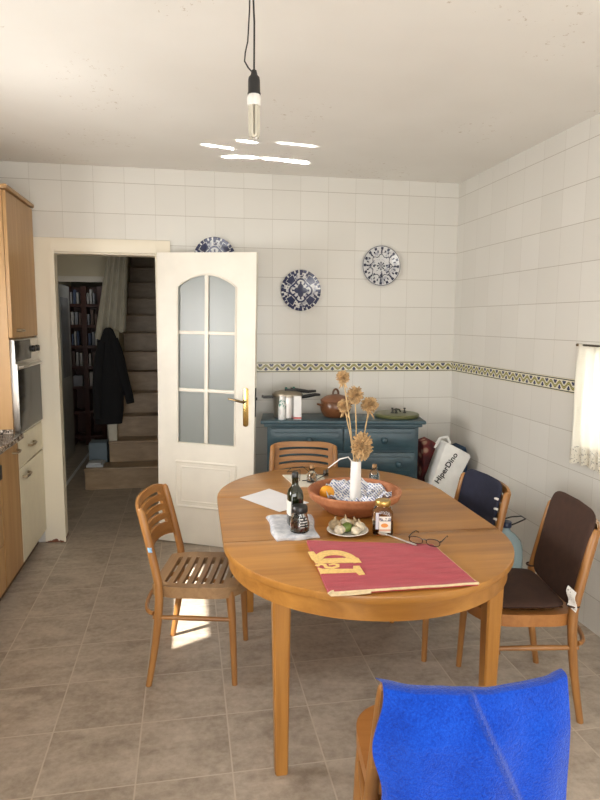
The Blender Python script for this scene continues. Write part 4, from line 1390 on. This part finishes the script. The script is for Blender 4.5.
ov = thing('oven', 'built-in steel and black glass oven in the tall cabinet', 'oven', (XF, Y0 + 0.02, 0.898))
m = MB(); m.box(-0.0215, 0.003, 0, 0.60, 0.0, 0.582, 0.002)
part('body', m, MT['steel'], ov)
m = MB(); m.box(0.0025, 0.006, 0.012, 0.38, 0.450, 0.575, 0.001)
part('control_panel', m, OG.m, ov)
m = MB()
m.box(0.0025, 0.012, 0.006, 0.594, 0.012, 0.435, 0.002)
od = part('oven_door', m, MT['steel'], ov)
m = MB(); m.box(0.0115, 0.0135, 0.010, 0.59, 0.015, 0.400, 0.001)
part('glass', m, OG.m, od)
m = MB(); m.tube([(0.011, 0.05, 0.414), (0.030, 0.06, 0.416), (0.034, 0.30, 0.417), (0.030, 0.54, 0.416), (0.011, 0.55, 0.414)], 0.008, 8)
part('oven_handle', m, MT['steel'], od)
for yk in (0.43, 0.54):
    m = MB(); m.lathe([(0, 0), (0.022, 0), (0.020, 0.022), (0, 0.024)], 20, (0, 0, 0), Matrix.Translation((0.002, yk, 0.512)) @ Matrix.Rotation(PI / 2, 4, 'Y'))
    part('knob', m, MT['black'], ov)
# base cabinet and dishwasher
def base_unit(name, label, cat, ya, yb):
    b = thing(name, label, cat, (XF, ya, 0))
    m = MB(); m.box(XL - XF + 0.002, -0.022, 0.001, yb - ya - 0.001, 0.10, 0.885)
    part('carcass', m, MT['cab'], b)
    m = MB(); m.box(XL - XF + 0.002, -0.06, 0.001, yb - ya - 0.001, 0.0, 0.10)
    part('plinth', m, M('dark_plinth', (0.10, 0.05, 0.025), 0.5), b)
    return b
b1 = base_unit('base_cabinet', 'oak kitchen base cabinet under the granite worktop beside the oven cabinet', 'cabinet', 3.555, 3.928)
m = MB(); m.box(-0.020, 0.0, 0.004, 0.369, 0.105, 0.880, 0.003)
d = part('door', m, MT['cab'], b1)
h = MB(); h.tube([(0, 0.24, 0.825), (0.024, 0.245, 0.823), (0.03, 0.29, 0.821), (0.024, 0.335, 0.823), (0, 0.34, 0.825)], 0.006, 8)
part('handle', h, MT['handle'], d)
b2 = base_unit('dishwasher', 'wood fronted built-in appliance with black handle at the left picture edge', 'dishwasher', 2.95, 3.553)
m = MB(); m.box(-0.020, 0.0, 0.004, 0.595, 0.105, 0.36, 0.003)
part('lower_panel', m, MT['cab'], b2)
m = MB(); m.box(-0.020, 0.0, 0.004, 0.595, 0.365, 0.880, 0.003)
d = part('door', m, MT['cab'], b2)
m = MB(); m.box(-0.001, 0.012, 0.50, 0.592, 0.735, 0.815, 0.004)
part('black_grip', m, MT['black'], d)
b3 = base_unit('base_cabinet', 'run of oak base cabinets along the left wall on the camera side of the dishwasher', 'cabinet', 0.6, 2.948)
m = MB(); m.box(-0.020, 0.0, 0.004, 2.344, 0.105, 0.880, 0.003)
part('door', m, MT['cab'], b3)
t = NT('granite')
c = t.coord()
v = t.n('ShaderNodeTexVoronoi'); v.inputs['Scale'].default_value = 85
t.link(c, v.inputs['Vector'])
vv = t.xyz(v.outputs['Color'])
t.col(t.ramp(t.math('ADD', t.math('MULTIPLY', vv[0], 0.7), t.math('MULTIPLY', t.noise(c, 30, 4), 0.3)), [(0.15, (0.03, 0.028, 0.025)), (0.45, (0.16, 0.12, 0.095)), (0.65, (0.38, 0.32, 0.27)), (0.9, (0.60, 0.55, 0.48))]))
t.set(rough=0.15)
m = MB(); m.box(XL + 0.002, XF + 0.035, 0.6, 3.928, 0.888, 0.920, 0.005)
m.box(XL + 0.002, XF - 0.02, 3.908, 3.927, 0.92, 0.945, 0.002)
solo('worktop', m, t.m, 'speckled brown granite worktop at the left picture edge', 'worktop')

# ------------------------------------------------------------------ right window with curtain
wf = MB()
ya, yb, za, zb = RW
xw = XR + 0.16
for (y0, y1, z0, z1) in ((ya, yb, za, za + 0.045), (ya, yb, zb - 0.045, zb), (ya, ya + 0.045, za + 0.045, zb - 0.045), (yb - 0.045, yb, za + 0.045, zb - 0.045), ((ya + yb) / 2 - 0.02, (ya + yb) / 2 + 0.02, za + 0.045, zb - 0.045)):
    wf.box(xw, xw + 0.045, y0 + 0.0005, y1 - 0.0005, z0 + 0.0005, z1 - 0.0005, 0.004)
w1 = struct('window_1', wf, M('window_paint', (0.78, 0.76, 0.72), 0.4))
wp = MB(); wp.box(xw + 0.018, xw + 0.024, ya + 0.04, yb - 0.04, za + 0.04, zb - 0.04)
t = NT('window_pane')
a_ = t.n('ShaderNodeBsdfTransparent'); g_ = t.n('ShaderNodeBsdfGlossy'); g_.inputs['Roughness'].default_value = 0.03
x_ = t.n('ShaderNodeMixShader'); x_.inputs[0].default_value = 0.06
t.link(a_.outputs[0], x_.inputs[1]); t.link(g_.outputs[0], x_.inputs[2]); t.link(x_.outputs[0], t.out.inputs['Surface'])
MT['pane'] = t.m
part('pane', wp, MT['pane'], w1)
# lace curtain
t = NT('lace_fabric')
o_ = t.xyz(t.coord())
ho = t.math('MULTIPLY', t.math('LESS_THAN', o_[2], 0.955), t.math('GREATER_THAN', t.noise(t.coord(), 95, 1), 0.60))
t1_ = t.n('ShaderNodeBsdfTranslucent'); t1_.inputs[0].default_value = (0.82, 0.80, 0.74, 1)
d1_ = t.n('ShaderNodeBsdfDiffuse'); d1_.inputs[0].default_value = (0.80, 0.76, 0.66, 1)
p1_ = t.n('ShaderNodeBsdfTransparent')
k1_ = t.n('ShaderNodeMixShader'); k1_.inputs[0].default_value = 0.62
k2_ = t.n('ShaderNodeMixShader')
t.link(t1_.outputs[0], k1_.inputs[1]); t.link(d1_.outputs[0], k1_.inputs[2])
t.link(t.math('ADD', 0.06, t.math('MULTIPLY', ho, 0.5)), k2_.inputs[0])
t.link(k1_.outputs[0], k2_.inputs[1]); t.link(p1_.outputs[0], k2_.inputs[2])
t.link(k2_.outputs[0], t.out.inputs['Surface'])
m = MB()
def curt(u, v):
    y = 2.215 + 0.735 * u
    z = 1.492 - 0.625 * v
    return (XR - 0.034 + 0.012 * math.sin(u * 62) * (0.4 + 0.6 * v) + 0.006 * math.sin(u * 23 + 1), y + 0.006 * math.sin(v * 9 + u * 30), z - (0.012 * abs(math.sin(u * 40)) if v > 0.985 else 0))
m.grid(curt, 150, 30, None, (0.0012, 0, 0))
solo('curtain', m, t.m, 'short cream lace curtain over the right-hand window', 'curtain')
m = MB(); m.tube([(XR - 0.034, 2.19, 1.487), (XR - 0.034, 2.965, 1.487)], 0.0055, 8); m.ball((XR - 0.034, 2.968, 1.487), 0.009, 10)
m.tube([(XR - 0.034, 2.955, 1.487), (XR - 0.001, 2.955, 1.487)], 0.004, 6); m.tube([(XR - 0.034, 2.20, 1.487), (XR - 0.001, 2.20, 1.487)], 0.004, 6)
solo('curtain_rod', m, M('dark_rod', (0.12, 0.10, 0.08), 0.4, 0.8), 'thin rod carrying the lace curtain on the right wall', 'curtain rod')

# left strip window and rear glazed opening, behind the camera
def frame_x(name, x, h, pane=True):
    ya, yb, za, zb = h
    m = MB()
    for (y0, y1, z0, z1) in ((ya, yb, za, za + 0.012), (ya, yb, zb - 0.012, zb), (ya, ya + 0.02, za + 0.012, zb - 0.012), (yb - 0.02, yb, za + 0.012, zb - 0.012)):
        m.box(x, x + 0.03, y0, y1, z0, z1)
    w = struct(name, m, M('strip_window_paint', (0.78, 0.76, 0.72), 0.4))
    p = MB(); p.box(x + 0.012, x + 0.016, ya + 0.015, yb - 0.015, za + 0.01, zb - 0.01)
    part('pane', p, MT['pane'], w)
frame_x('window_2', XL - 0.05, LW)
m = MB()
for (x0, x1, z0, z1) in ((-1.25, 1.65, 2.14, 2.2), (-1.25, -1.19, 0, 2.14), (1.59, 1.65, 0, 2.14), (0.17, 0.23, 0, 2.14)):
    m.box(x0, x1, YR - 0.10, YR - 0.05, z0, z1)
w3 = struct('window_3', m, M('rear_frame_paint', (0.78, 0.76, 0.72), 0.4))
m = MB(); m.box(-1.2, 1.6, YR - 0.08, YR - 0.074, 0.0, 2.15)
part('pane', m, MT['pane'], w3)

# ------------------------------------------------------------------ hall, stairs and the room beyond
YH = YB + TW
m = MB(); m.box(-1.75, -1.62, YH, 9.6, 0, 2.7)
struct('wall_hall_left', m, MT['plaster_dim'])
m = MB(); m.box(0.16, 0.28, YH, 9.6, 0, 5.2)
struct('wall_hall_right', m, MT['plaster_dim'])
m = MB()
m.box(-1.62, -1.40, 7.0, 7.12, 0, 2.7); m.box(-0.85, -0.72, 7.0, 7.12, 0, 2.7); m.box(-1.40, -0.85, 7.0, 7.12, 2.02, 2.7)
struct('wall_hall_end', m, MT['plaster_dim'])
m = MB(); m.box(-1.46, -1.38, 6.985, 7.0, 0, 2.06); m.box(-0.87, -0.80, 6.985, 7.0, 0, 2.06); m.box(-1.38, -0.87, 6.985, 7.0, 2.0, 2.06)
struct('trim_4', m, MT['frame_white'])
m = MB(); m.box(-1.75, 0.28, YH, 6.4, 2.65, 2.75); m.box(-1.75, -0.72, 6.4, 9.6, 2.65, 2.75)
struct('ceiling_hall', m, MT['plaster_dim'])
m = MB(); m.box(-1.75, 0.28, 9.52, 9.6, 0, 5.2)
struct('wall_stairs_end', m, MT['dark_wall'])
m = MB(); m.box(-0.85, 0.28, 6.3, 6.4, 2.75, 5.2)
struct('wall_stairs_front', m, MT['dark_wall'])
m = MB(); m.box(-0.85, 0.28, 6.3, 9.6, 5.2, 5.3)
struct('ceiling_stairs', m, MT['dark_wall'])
m = MB(); m.box(-0.85, -0.72, 7.12, 9.5, 0, 5.2); m.box(-0.85, -0.72, 6.4, 7.12, 2.75, 5.2)
struct('wall_stairs_left', m, MT['plaster_dim'])
m = MB(); m.box(-1.195, -1.165, 4.9, 8.2, 0.0, 0.006, 0.002)
struct('trim_5', m, M('pale_strip', (0.80, 0.80, 0.78), 0.35))
# white door ajar in the far doorway
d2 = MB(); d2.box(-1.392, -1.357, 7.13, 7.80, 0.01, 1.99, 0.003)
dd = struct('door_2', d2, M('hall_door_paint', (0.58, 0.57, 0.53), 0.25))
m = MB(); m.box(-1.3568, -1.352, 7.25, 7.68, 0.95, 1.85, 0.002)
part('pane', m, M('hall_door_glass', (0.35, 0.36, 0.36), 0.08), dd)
# stairs
stw = thing('staircase', 'brown tiled staircase climbing away beyond the open doorway', 'staircase', (0, 6.0, 0))
TS = NT('stair_tile')
f = TS.noise(TS.coord(), 6, 4, 0.6, 0.3, (1, 1, 3))
TS.col(TS.ramp(f, [(0.3, (0.27, 0.185, 0.105)), (0.7, (0.40, 0.285, 0.17))])); TS.set(rough=0.4)
for i in range(14):
    x0 = -0.965 if i == 0 else (-0.765 if i == 1 else -0.715)
    m = MB()
    m.box(x0, 0.158, i * 0.25 + (0 if i else 0), (i + 1) * 0.25 + (0.0 if i < 13 else 0.02), (i * 0.208 if i < 2 else (i - 1) * 0.208), (i + 1) * 0.208 - 0.025)
    m.box(x0 - 0.004, 0.158, i * 0.25 - 0.02, (i + 1) * 0.25, (i + 1) * 0.208 - 0.0249, (i + 1) * 0.208, 0.004)
    part('step', m, TS.m, stw)
# newel post, coat, hanging sheet
m = MB(); m.box(-0.765, -0.69, 6.26, 6.36, 0.4165, 1.42, 0.004)
solo('newel_post', m, M('post_paint', (0.62, 0.58, 0.48), 0.5), 'white square post at the foot of the stairs under the black coat', 'post')
ct = thing('coat', 'black coat hanging over the post at the foot of the stairs', 'coat', (-0.735, 6.20, 0))
m = MB()
def coat_ring(z, hx, hy, cx=0, cy=0):
    n = 24
    return [(cx + hx * math.cos(2 * PI * k / n) * (1 + 0.06 * math.sin(5 * 2 * PI * k / n + z * 9)), cy + hy * math.sin(2 * PI * k / n) * (1 + 0.1 * math.sin(7 * 2 * PI * k / n)), z) for k in range(n)]
m.loft([coat_ring(0.60, 0.125, 0.05, -0.02), coat_ring(0.75, 0.135, 0.055, -0.015), coat_ring(0.95, 0.125, 0.055), coat_ring(1.15, 0.11, 0.055), coat_ring(1.32, 0.095, 0.055), coat_ring(1.44, 0.07, 0.05), coat_ring(1.51, 0.045, 0.04), coat_ring(1.53, 0.02, 0.02)])
part('body', m, MT['black_matte'], ct)
m = MB(); m.tube([(0.04, -0.01, 1.42), (0.09, -0.02, 1.25), (0.13, -0.02, 1.05), (0.175, -0.02, 0.88), (0.19, -0.02, 0.80)], [0.05, 0.055, 0.05, 0.042, 0.038], 12)
part('sleeve', m, MT['black_matte'], ct)
m = MB(); m.tube([(-0.05, -0.02, 1.40), (-0.09, -0.03, 1.2), (-0.115, -0.03, 0.95), (-0.12, -0.03, 0.66)], [0.045, 0.05, 0.045, 0.04], 12)
part('sleeve', m, MT['black_matte'], ct)
m = MB()
m.grid(lambda u, v: (-0.75 + 0.20 * u - 0.09 * v * (1 - u) - 0.05 * v, 6.42 + 0.10 * u + 0.025 * math.sin(u * 26), 2.45 - 0.22 * (1 - u) - (0.80 + 0.04 * math.sin(u * 9) + 0.12 * u) * v), 30, 16, None, (0.0, 0.004, 0))
solo('sheet', m, M('pale_sheet_cloth', (0.50, 0.47, 0.38), 0.9), 'pale cloth hanging down beside the stairs', 'cloth')
m = MB(); m.box(-0.955, -0.80, 6.02, 6.22, 0.2085, 0.235, 0.006); m.box(-0.94, -0.82, 6.03, 6.18, 0.2345, 0.25, 0.006)
solo('folded_cloth', m, M('pale_blue_grey_cloth', (0.50, 0.53, 0.56), 0.7), 'small pale folded cloth on the left end of the bottom stair', 'cloth')
m = MB(); m.box(-0.96, -0.79, 6.255, 6.45, 0.0, 0.40, 0.006)
solo('box', m, M('blue_grey_card', (0.14, 0.19, 0.23), 0.7), 'blue-grey box standing left of the second stair', 'box')
# bookshelf in the room beyond
RB = wood('red_brown_wood', (0.045, 0.012, 0.007), (0.085, 0.025, 0.014), 'Z', 0.4)
bs = thing('bookshelf', 'dark red-brown open bookshelf in the dim room beyond the hall', 'bookshelf', (-1.26, 8.25, 0))
for x in (-0.20, 0.0, 0.20):
    m = MB(); m.box(x - 0.03, x + 0.03, -0.03, 0.25, 0, 2.02, 0.003)
    part('upright', m, RB, bs)
shz = [0.10, 0.42, 0.74, 1.0, 1.26, 1.52, 1.78]
for z in shz:
    m = MB(); m.box(-0.20, 0.20, -0.02, 0.25, z - 0.02, z + 0.02, 0.002)
    part('shelf', m, RB, bs)
m = MB(); m.box(-0.23, 0.23, 0.25, 0.262, 0, 2.02)
part('back_panel', m, RB, bs)
bk_cols = [(0.55, 0.53, 0.50), (0.35, 0.35, 0.38), (0.62, 0.60, 0.55), (0.16, 0.10, 0.08), (0.10, 0.13, 0.22)]
bmat = [M('book_cover', c, 0.5) for c in bk_cols]
names_z = {1.78: 'top', 1.52: 'second', 1.26: 'third', 1.0: 'fourth', 0.74: 'fifth'}
for z in (1.78, 1.52, 1.26, 1.0, 0.74):
    for side in (-1, 1):
        x = side * 0.10 - 0.065
        n = 3 if z > 0.8 else 1
        for k in range(n):
            wdt = random.uniform(0.018, 0.032) if z > 0.8 else 0.11
            hgt = random.uniform(0.13, 0.19)
            ci = random.choice([0, 1, 2, 3, 4, 0])
            m = MB(); m.box(0, wdt, 0, 0.14, 0, hgt, 0.002)
            solo('book', m, bmat[ci], 'book on the %s shelf of the dark bookshelf, %s compartment, %s' % (names_z[z], 'left' if side < 0 else 'right', ['leftmost', 'middle', 'rightmost'][k] if n > 1 else 'lying alone'), 'book', (-1.26 + x, 8.26 - 0.015 * k, z + 0.0205), 0, 'books on the dark bookshelf')
            x += wdt + random.uniform(0.012, 0.022)

# ------------------------------------------------------------------ light
def area(name, loc, target, sx, sy, power, col=(1, 1, 1), spread=180):
    l = bpy.data.lights.new(name, 'AREA')
    l.shape = 'RECTANGLE'; l.size = sx; l.size_y = sy; l.energy = power; l.color = col
    l.spread = R(spread)
    o = bpy.data.objects.new(name, l)
    COL.objects.link(o)
    o.location = loc
    o.rotation_euler = (Vector(target) - Vector(loc)).to_track_quat('-Z', 'Y').to_euler()
    return o
sun = bpy.data.lights.new('sun', 'SUN'); sun.energy = 14.0; sun.angle = R(0.7); sun.color = (1.0, 0.93, 0.82)
so = bpy.data.objects.new('sun', sun); COL.objects.link(so)
so.rotation_euler = Vector((1, 0.53, -1.035)).to_track_quat('-Z', 'Y').to_euler()
area('daylight_rear', (0.2, YR - 0.25, 1.2), (0.2, 3, 1.25), 2.8, 2.0, 95, (1.0, 0.97, 0.92))
area('daylight_left', (XL - 0.25, 2.56, 1.55), (0.6, 2.7, 1.2), 1.0, 0.7, 50, (1.0, 0.98, 0.95))
area('daylight_right', (XR + 0.42, 2.6, 1.25), (0.5, 2.5, 1.0), 0.62, 0.5, 22, (0.95, 0.98, 1.0))
area('hall_fill', (-1.55, 5.6, 1.9), (-0.6, 6.8, 1.5), 0.5, 0.8, 1.0, (1.0, 0.95, 0.85))  # added fill lamp inside the closed hall, for an unseen window
area('far_room_daylight', (-1.0, 7.6, 2.4), (-1.25, 8.25, 1.2), 0.3, 0.3, 0.8, (0.9, 0.95, 1.0))
def glint(name, a, b, wid, power, origin=None, spread=1.2, d=None):
    # added lamp standing in for sunlight off the polished worktop: a..b is the lit streak on the ceiling
    a, b = Vector((*a, ZC)), Vector((*b, ZC))
    c = (a + b) / 2
    if origin is None:
        d = Vector((1, 0.53, 1.035)).normalized()
        origin = c - d * ((ZC - 0.935) / d.z)
    else:
        origin = Vector(origin)
        d = (c - origin).normalized()
    e = b - a
    ex = e - d * e.dot(d)
    l = bpy.data.lights.new(name, 'AREA')
    l.shape = 'RECTANGLE'; l.size = ex.length; l.size_y = wid; l.energy = power; l.color = (1, 0.97, 0.92); l.spread = R(spread)
    o = bpy.data.objects.new(name, l); COL.objects.link(o)
    x = ex.normalized(); z = -d; y = z.cross(x)
    o.matrix_world = Matrix(((x.x, y.x, z.x, origin.x), (x.y, y.y, z.y, origin.y), (x.z, y.z, z.z, origin.z), (0, 0, 0, 1)))
glint('worktop_glint_lamp', (0.27, 4.20), (0.36, 4.14), 0.025, 0.5)
glint('worktop_glint_lamp', (0.36, 4.16), (0.48, 4.17), 0.035, 1.6)
glint('worktop_glint_lamp', (0.52, 4.17), (0.60, 4.18), 0.03, 1.0)
glint('worktop_glint_lamp', (0.63, 4.19), (0.80, 4.22), 0.045, 3.0)
glint('worktop_glint_lamp', (0.13, 3.93), (0.40, 4.02), 0.02, 1.0)
glint('worktop_glint_lamp', (0.33, 3.80), (0.44, 3.84), 0.02, 0.5)
glint('worktop_glint_lamp', (0.56, 3.80), (0.78, 3.83), 0.02, 0.15)
glint('ceiling_sheen_lamp', (-0.75, 2.90), (-0.35, 3.15), 0.12, 0.22, (-1.42, 2.25, 0.95), 30)  # added lamp for the soft bright zone on the left of the ceiling
w = bpy.data.worlds.new('world'); scn.world = w
w.use_nodes = True
bg = w.node_tree.nodes['Background']
bg.inputs[0].default_value = (0.85, 0.92, 1.0, 1); bg.inputs[1].default_value = 1.2

# ------------------------------------------------------------------ camera
cam = bpy.data.cameras.new('camera')
cam.sensor_fit = 'VERTICAL'
cam.sensor_height = 32.0
cam.lens = 620.0 / 800.0 * 32.0
cam.clip_start = 0.02
co = bpy.data.objects.new('camera', cam); COL.objects.link(co)
pi_, ya_, ro_ = R(7.22361162), R(10.3759595), R(0.37918679)
fw = Vector((math.sin(ya_) * math.cos(pi_), math.cos(ya_) * math.cos(pi_), -math.sin(pi_)))
r_ = Vector((math.cos(ya_), -math.sin(ya_), 0)); u_ = r_.cross(fw)
r2 = r_ * math.cos(ro_) + u_ * math.sin(ro_); u2 = u_ * math.cos(ro_) - r_ * math.sin(ro_)
co.matrix_world = Matrix(((r2.x, u2.x, -fw.x, 0), (r2.y, u2.y, -fw.y, 0), (r2.z, u2.z, -fw.z, 1.6), (0, 0, 0, 1)))
scn.camera = co
scn.view_settings.view_transform = 'Standard'
scn.view_settings.look = 'None'
scn.view_settings.gamma = 1.0
scn.view_settings.use_curve_mapping = False
scn.view_settings.exposure = 0.46
scn.cycles.max_bounces = 10
scn.cycles.diffuse_bounces = 5
scn.cycles.caustics_reflective = False
scn.cycles.caustics_refractive = False
scn.cycles.sample_clamp_indirect = 6.0
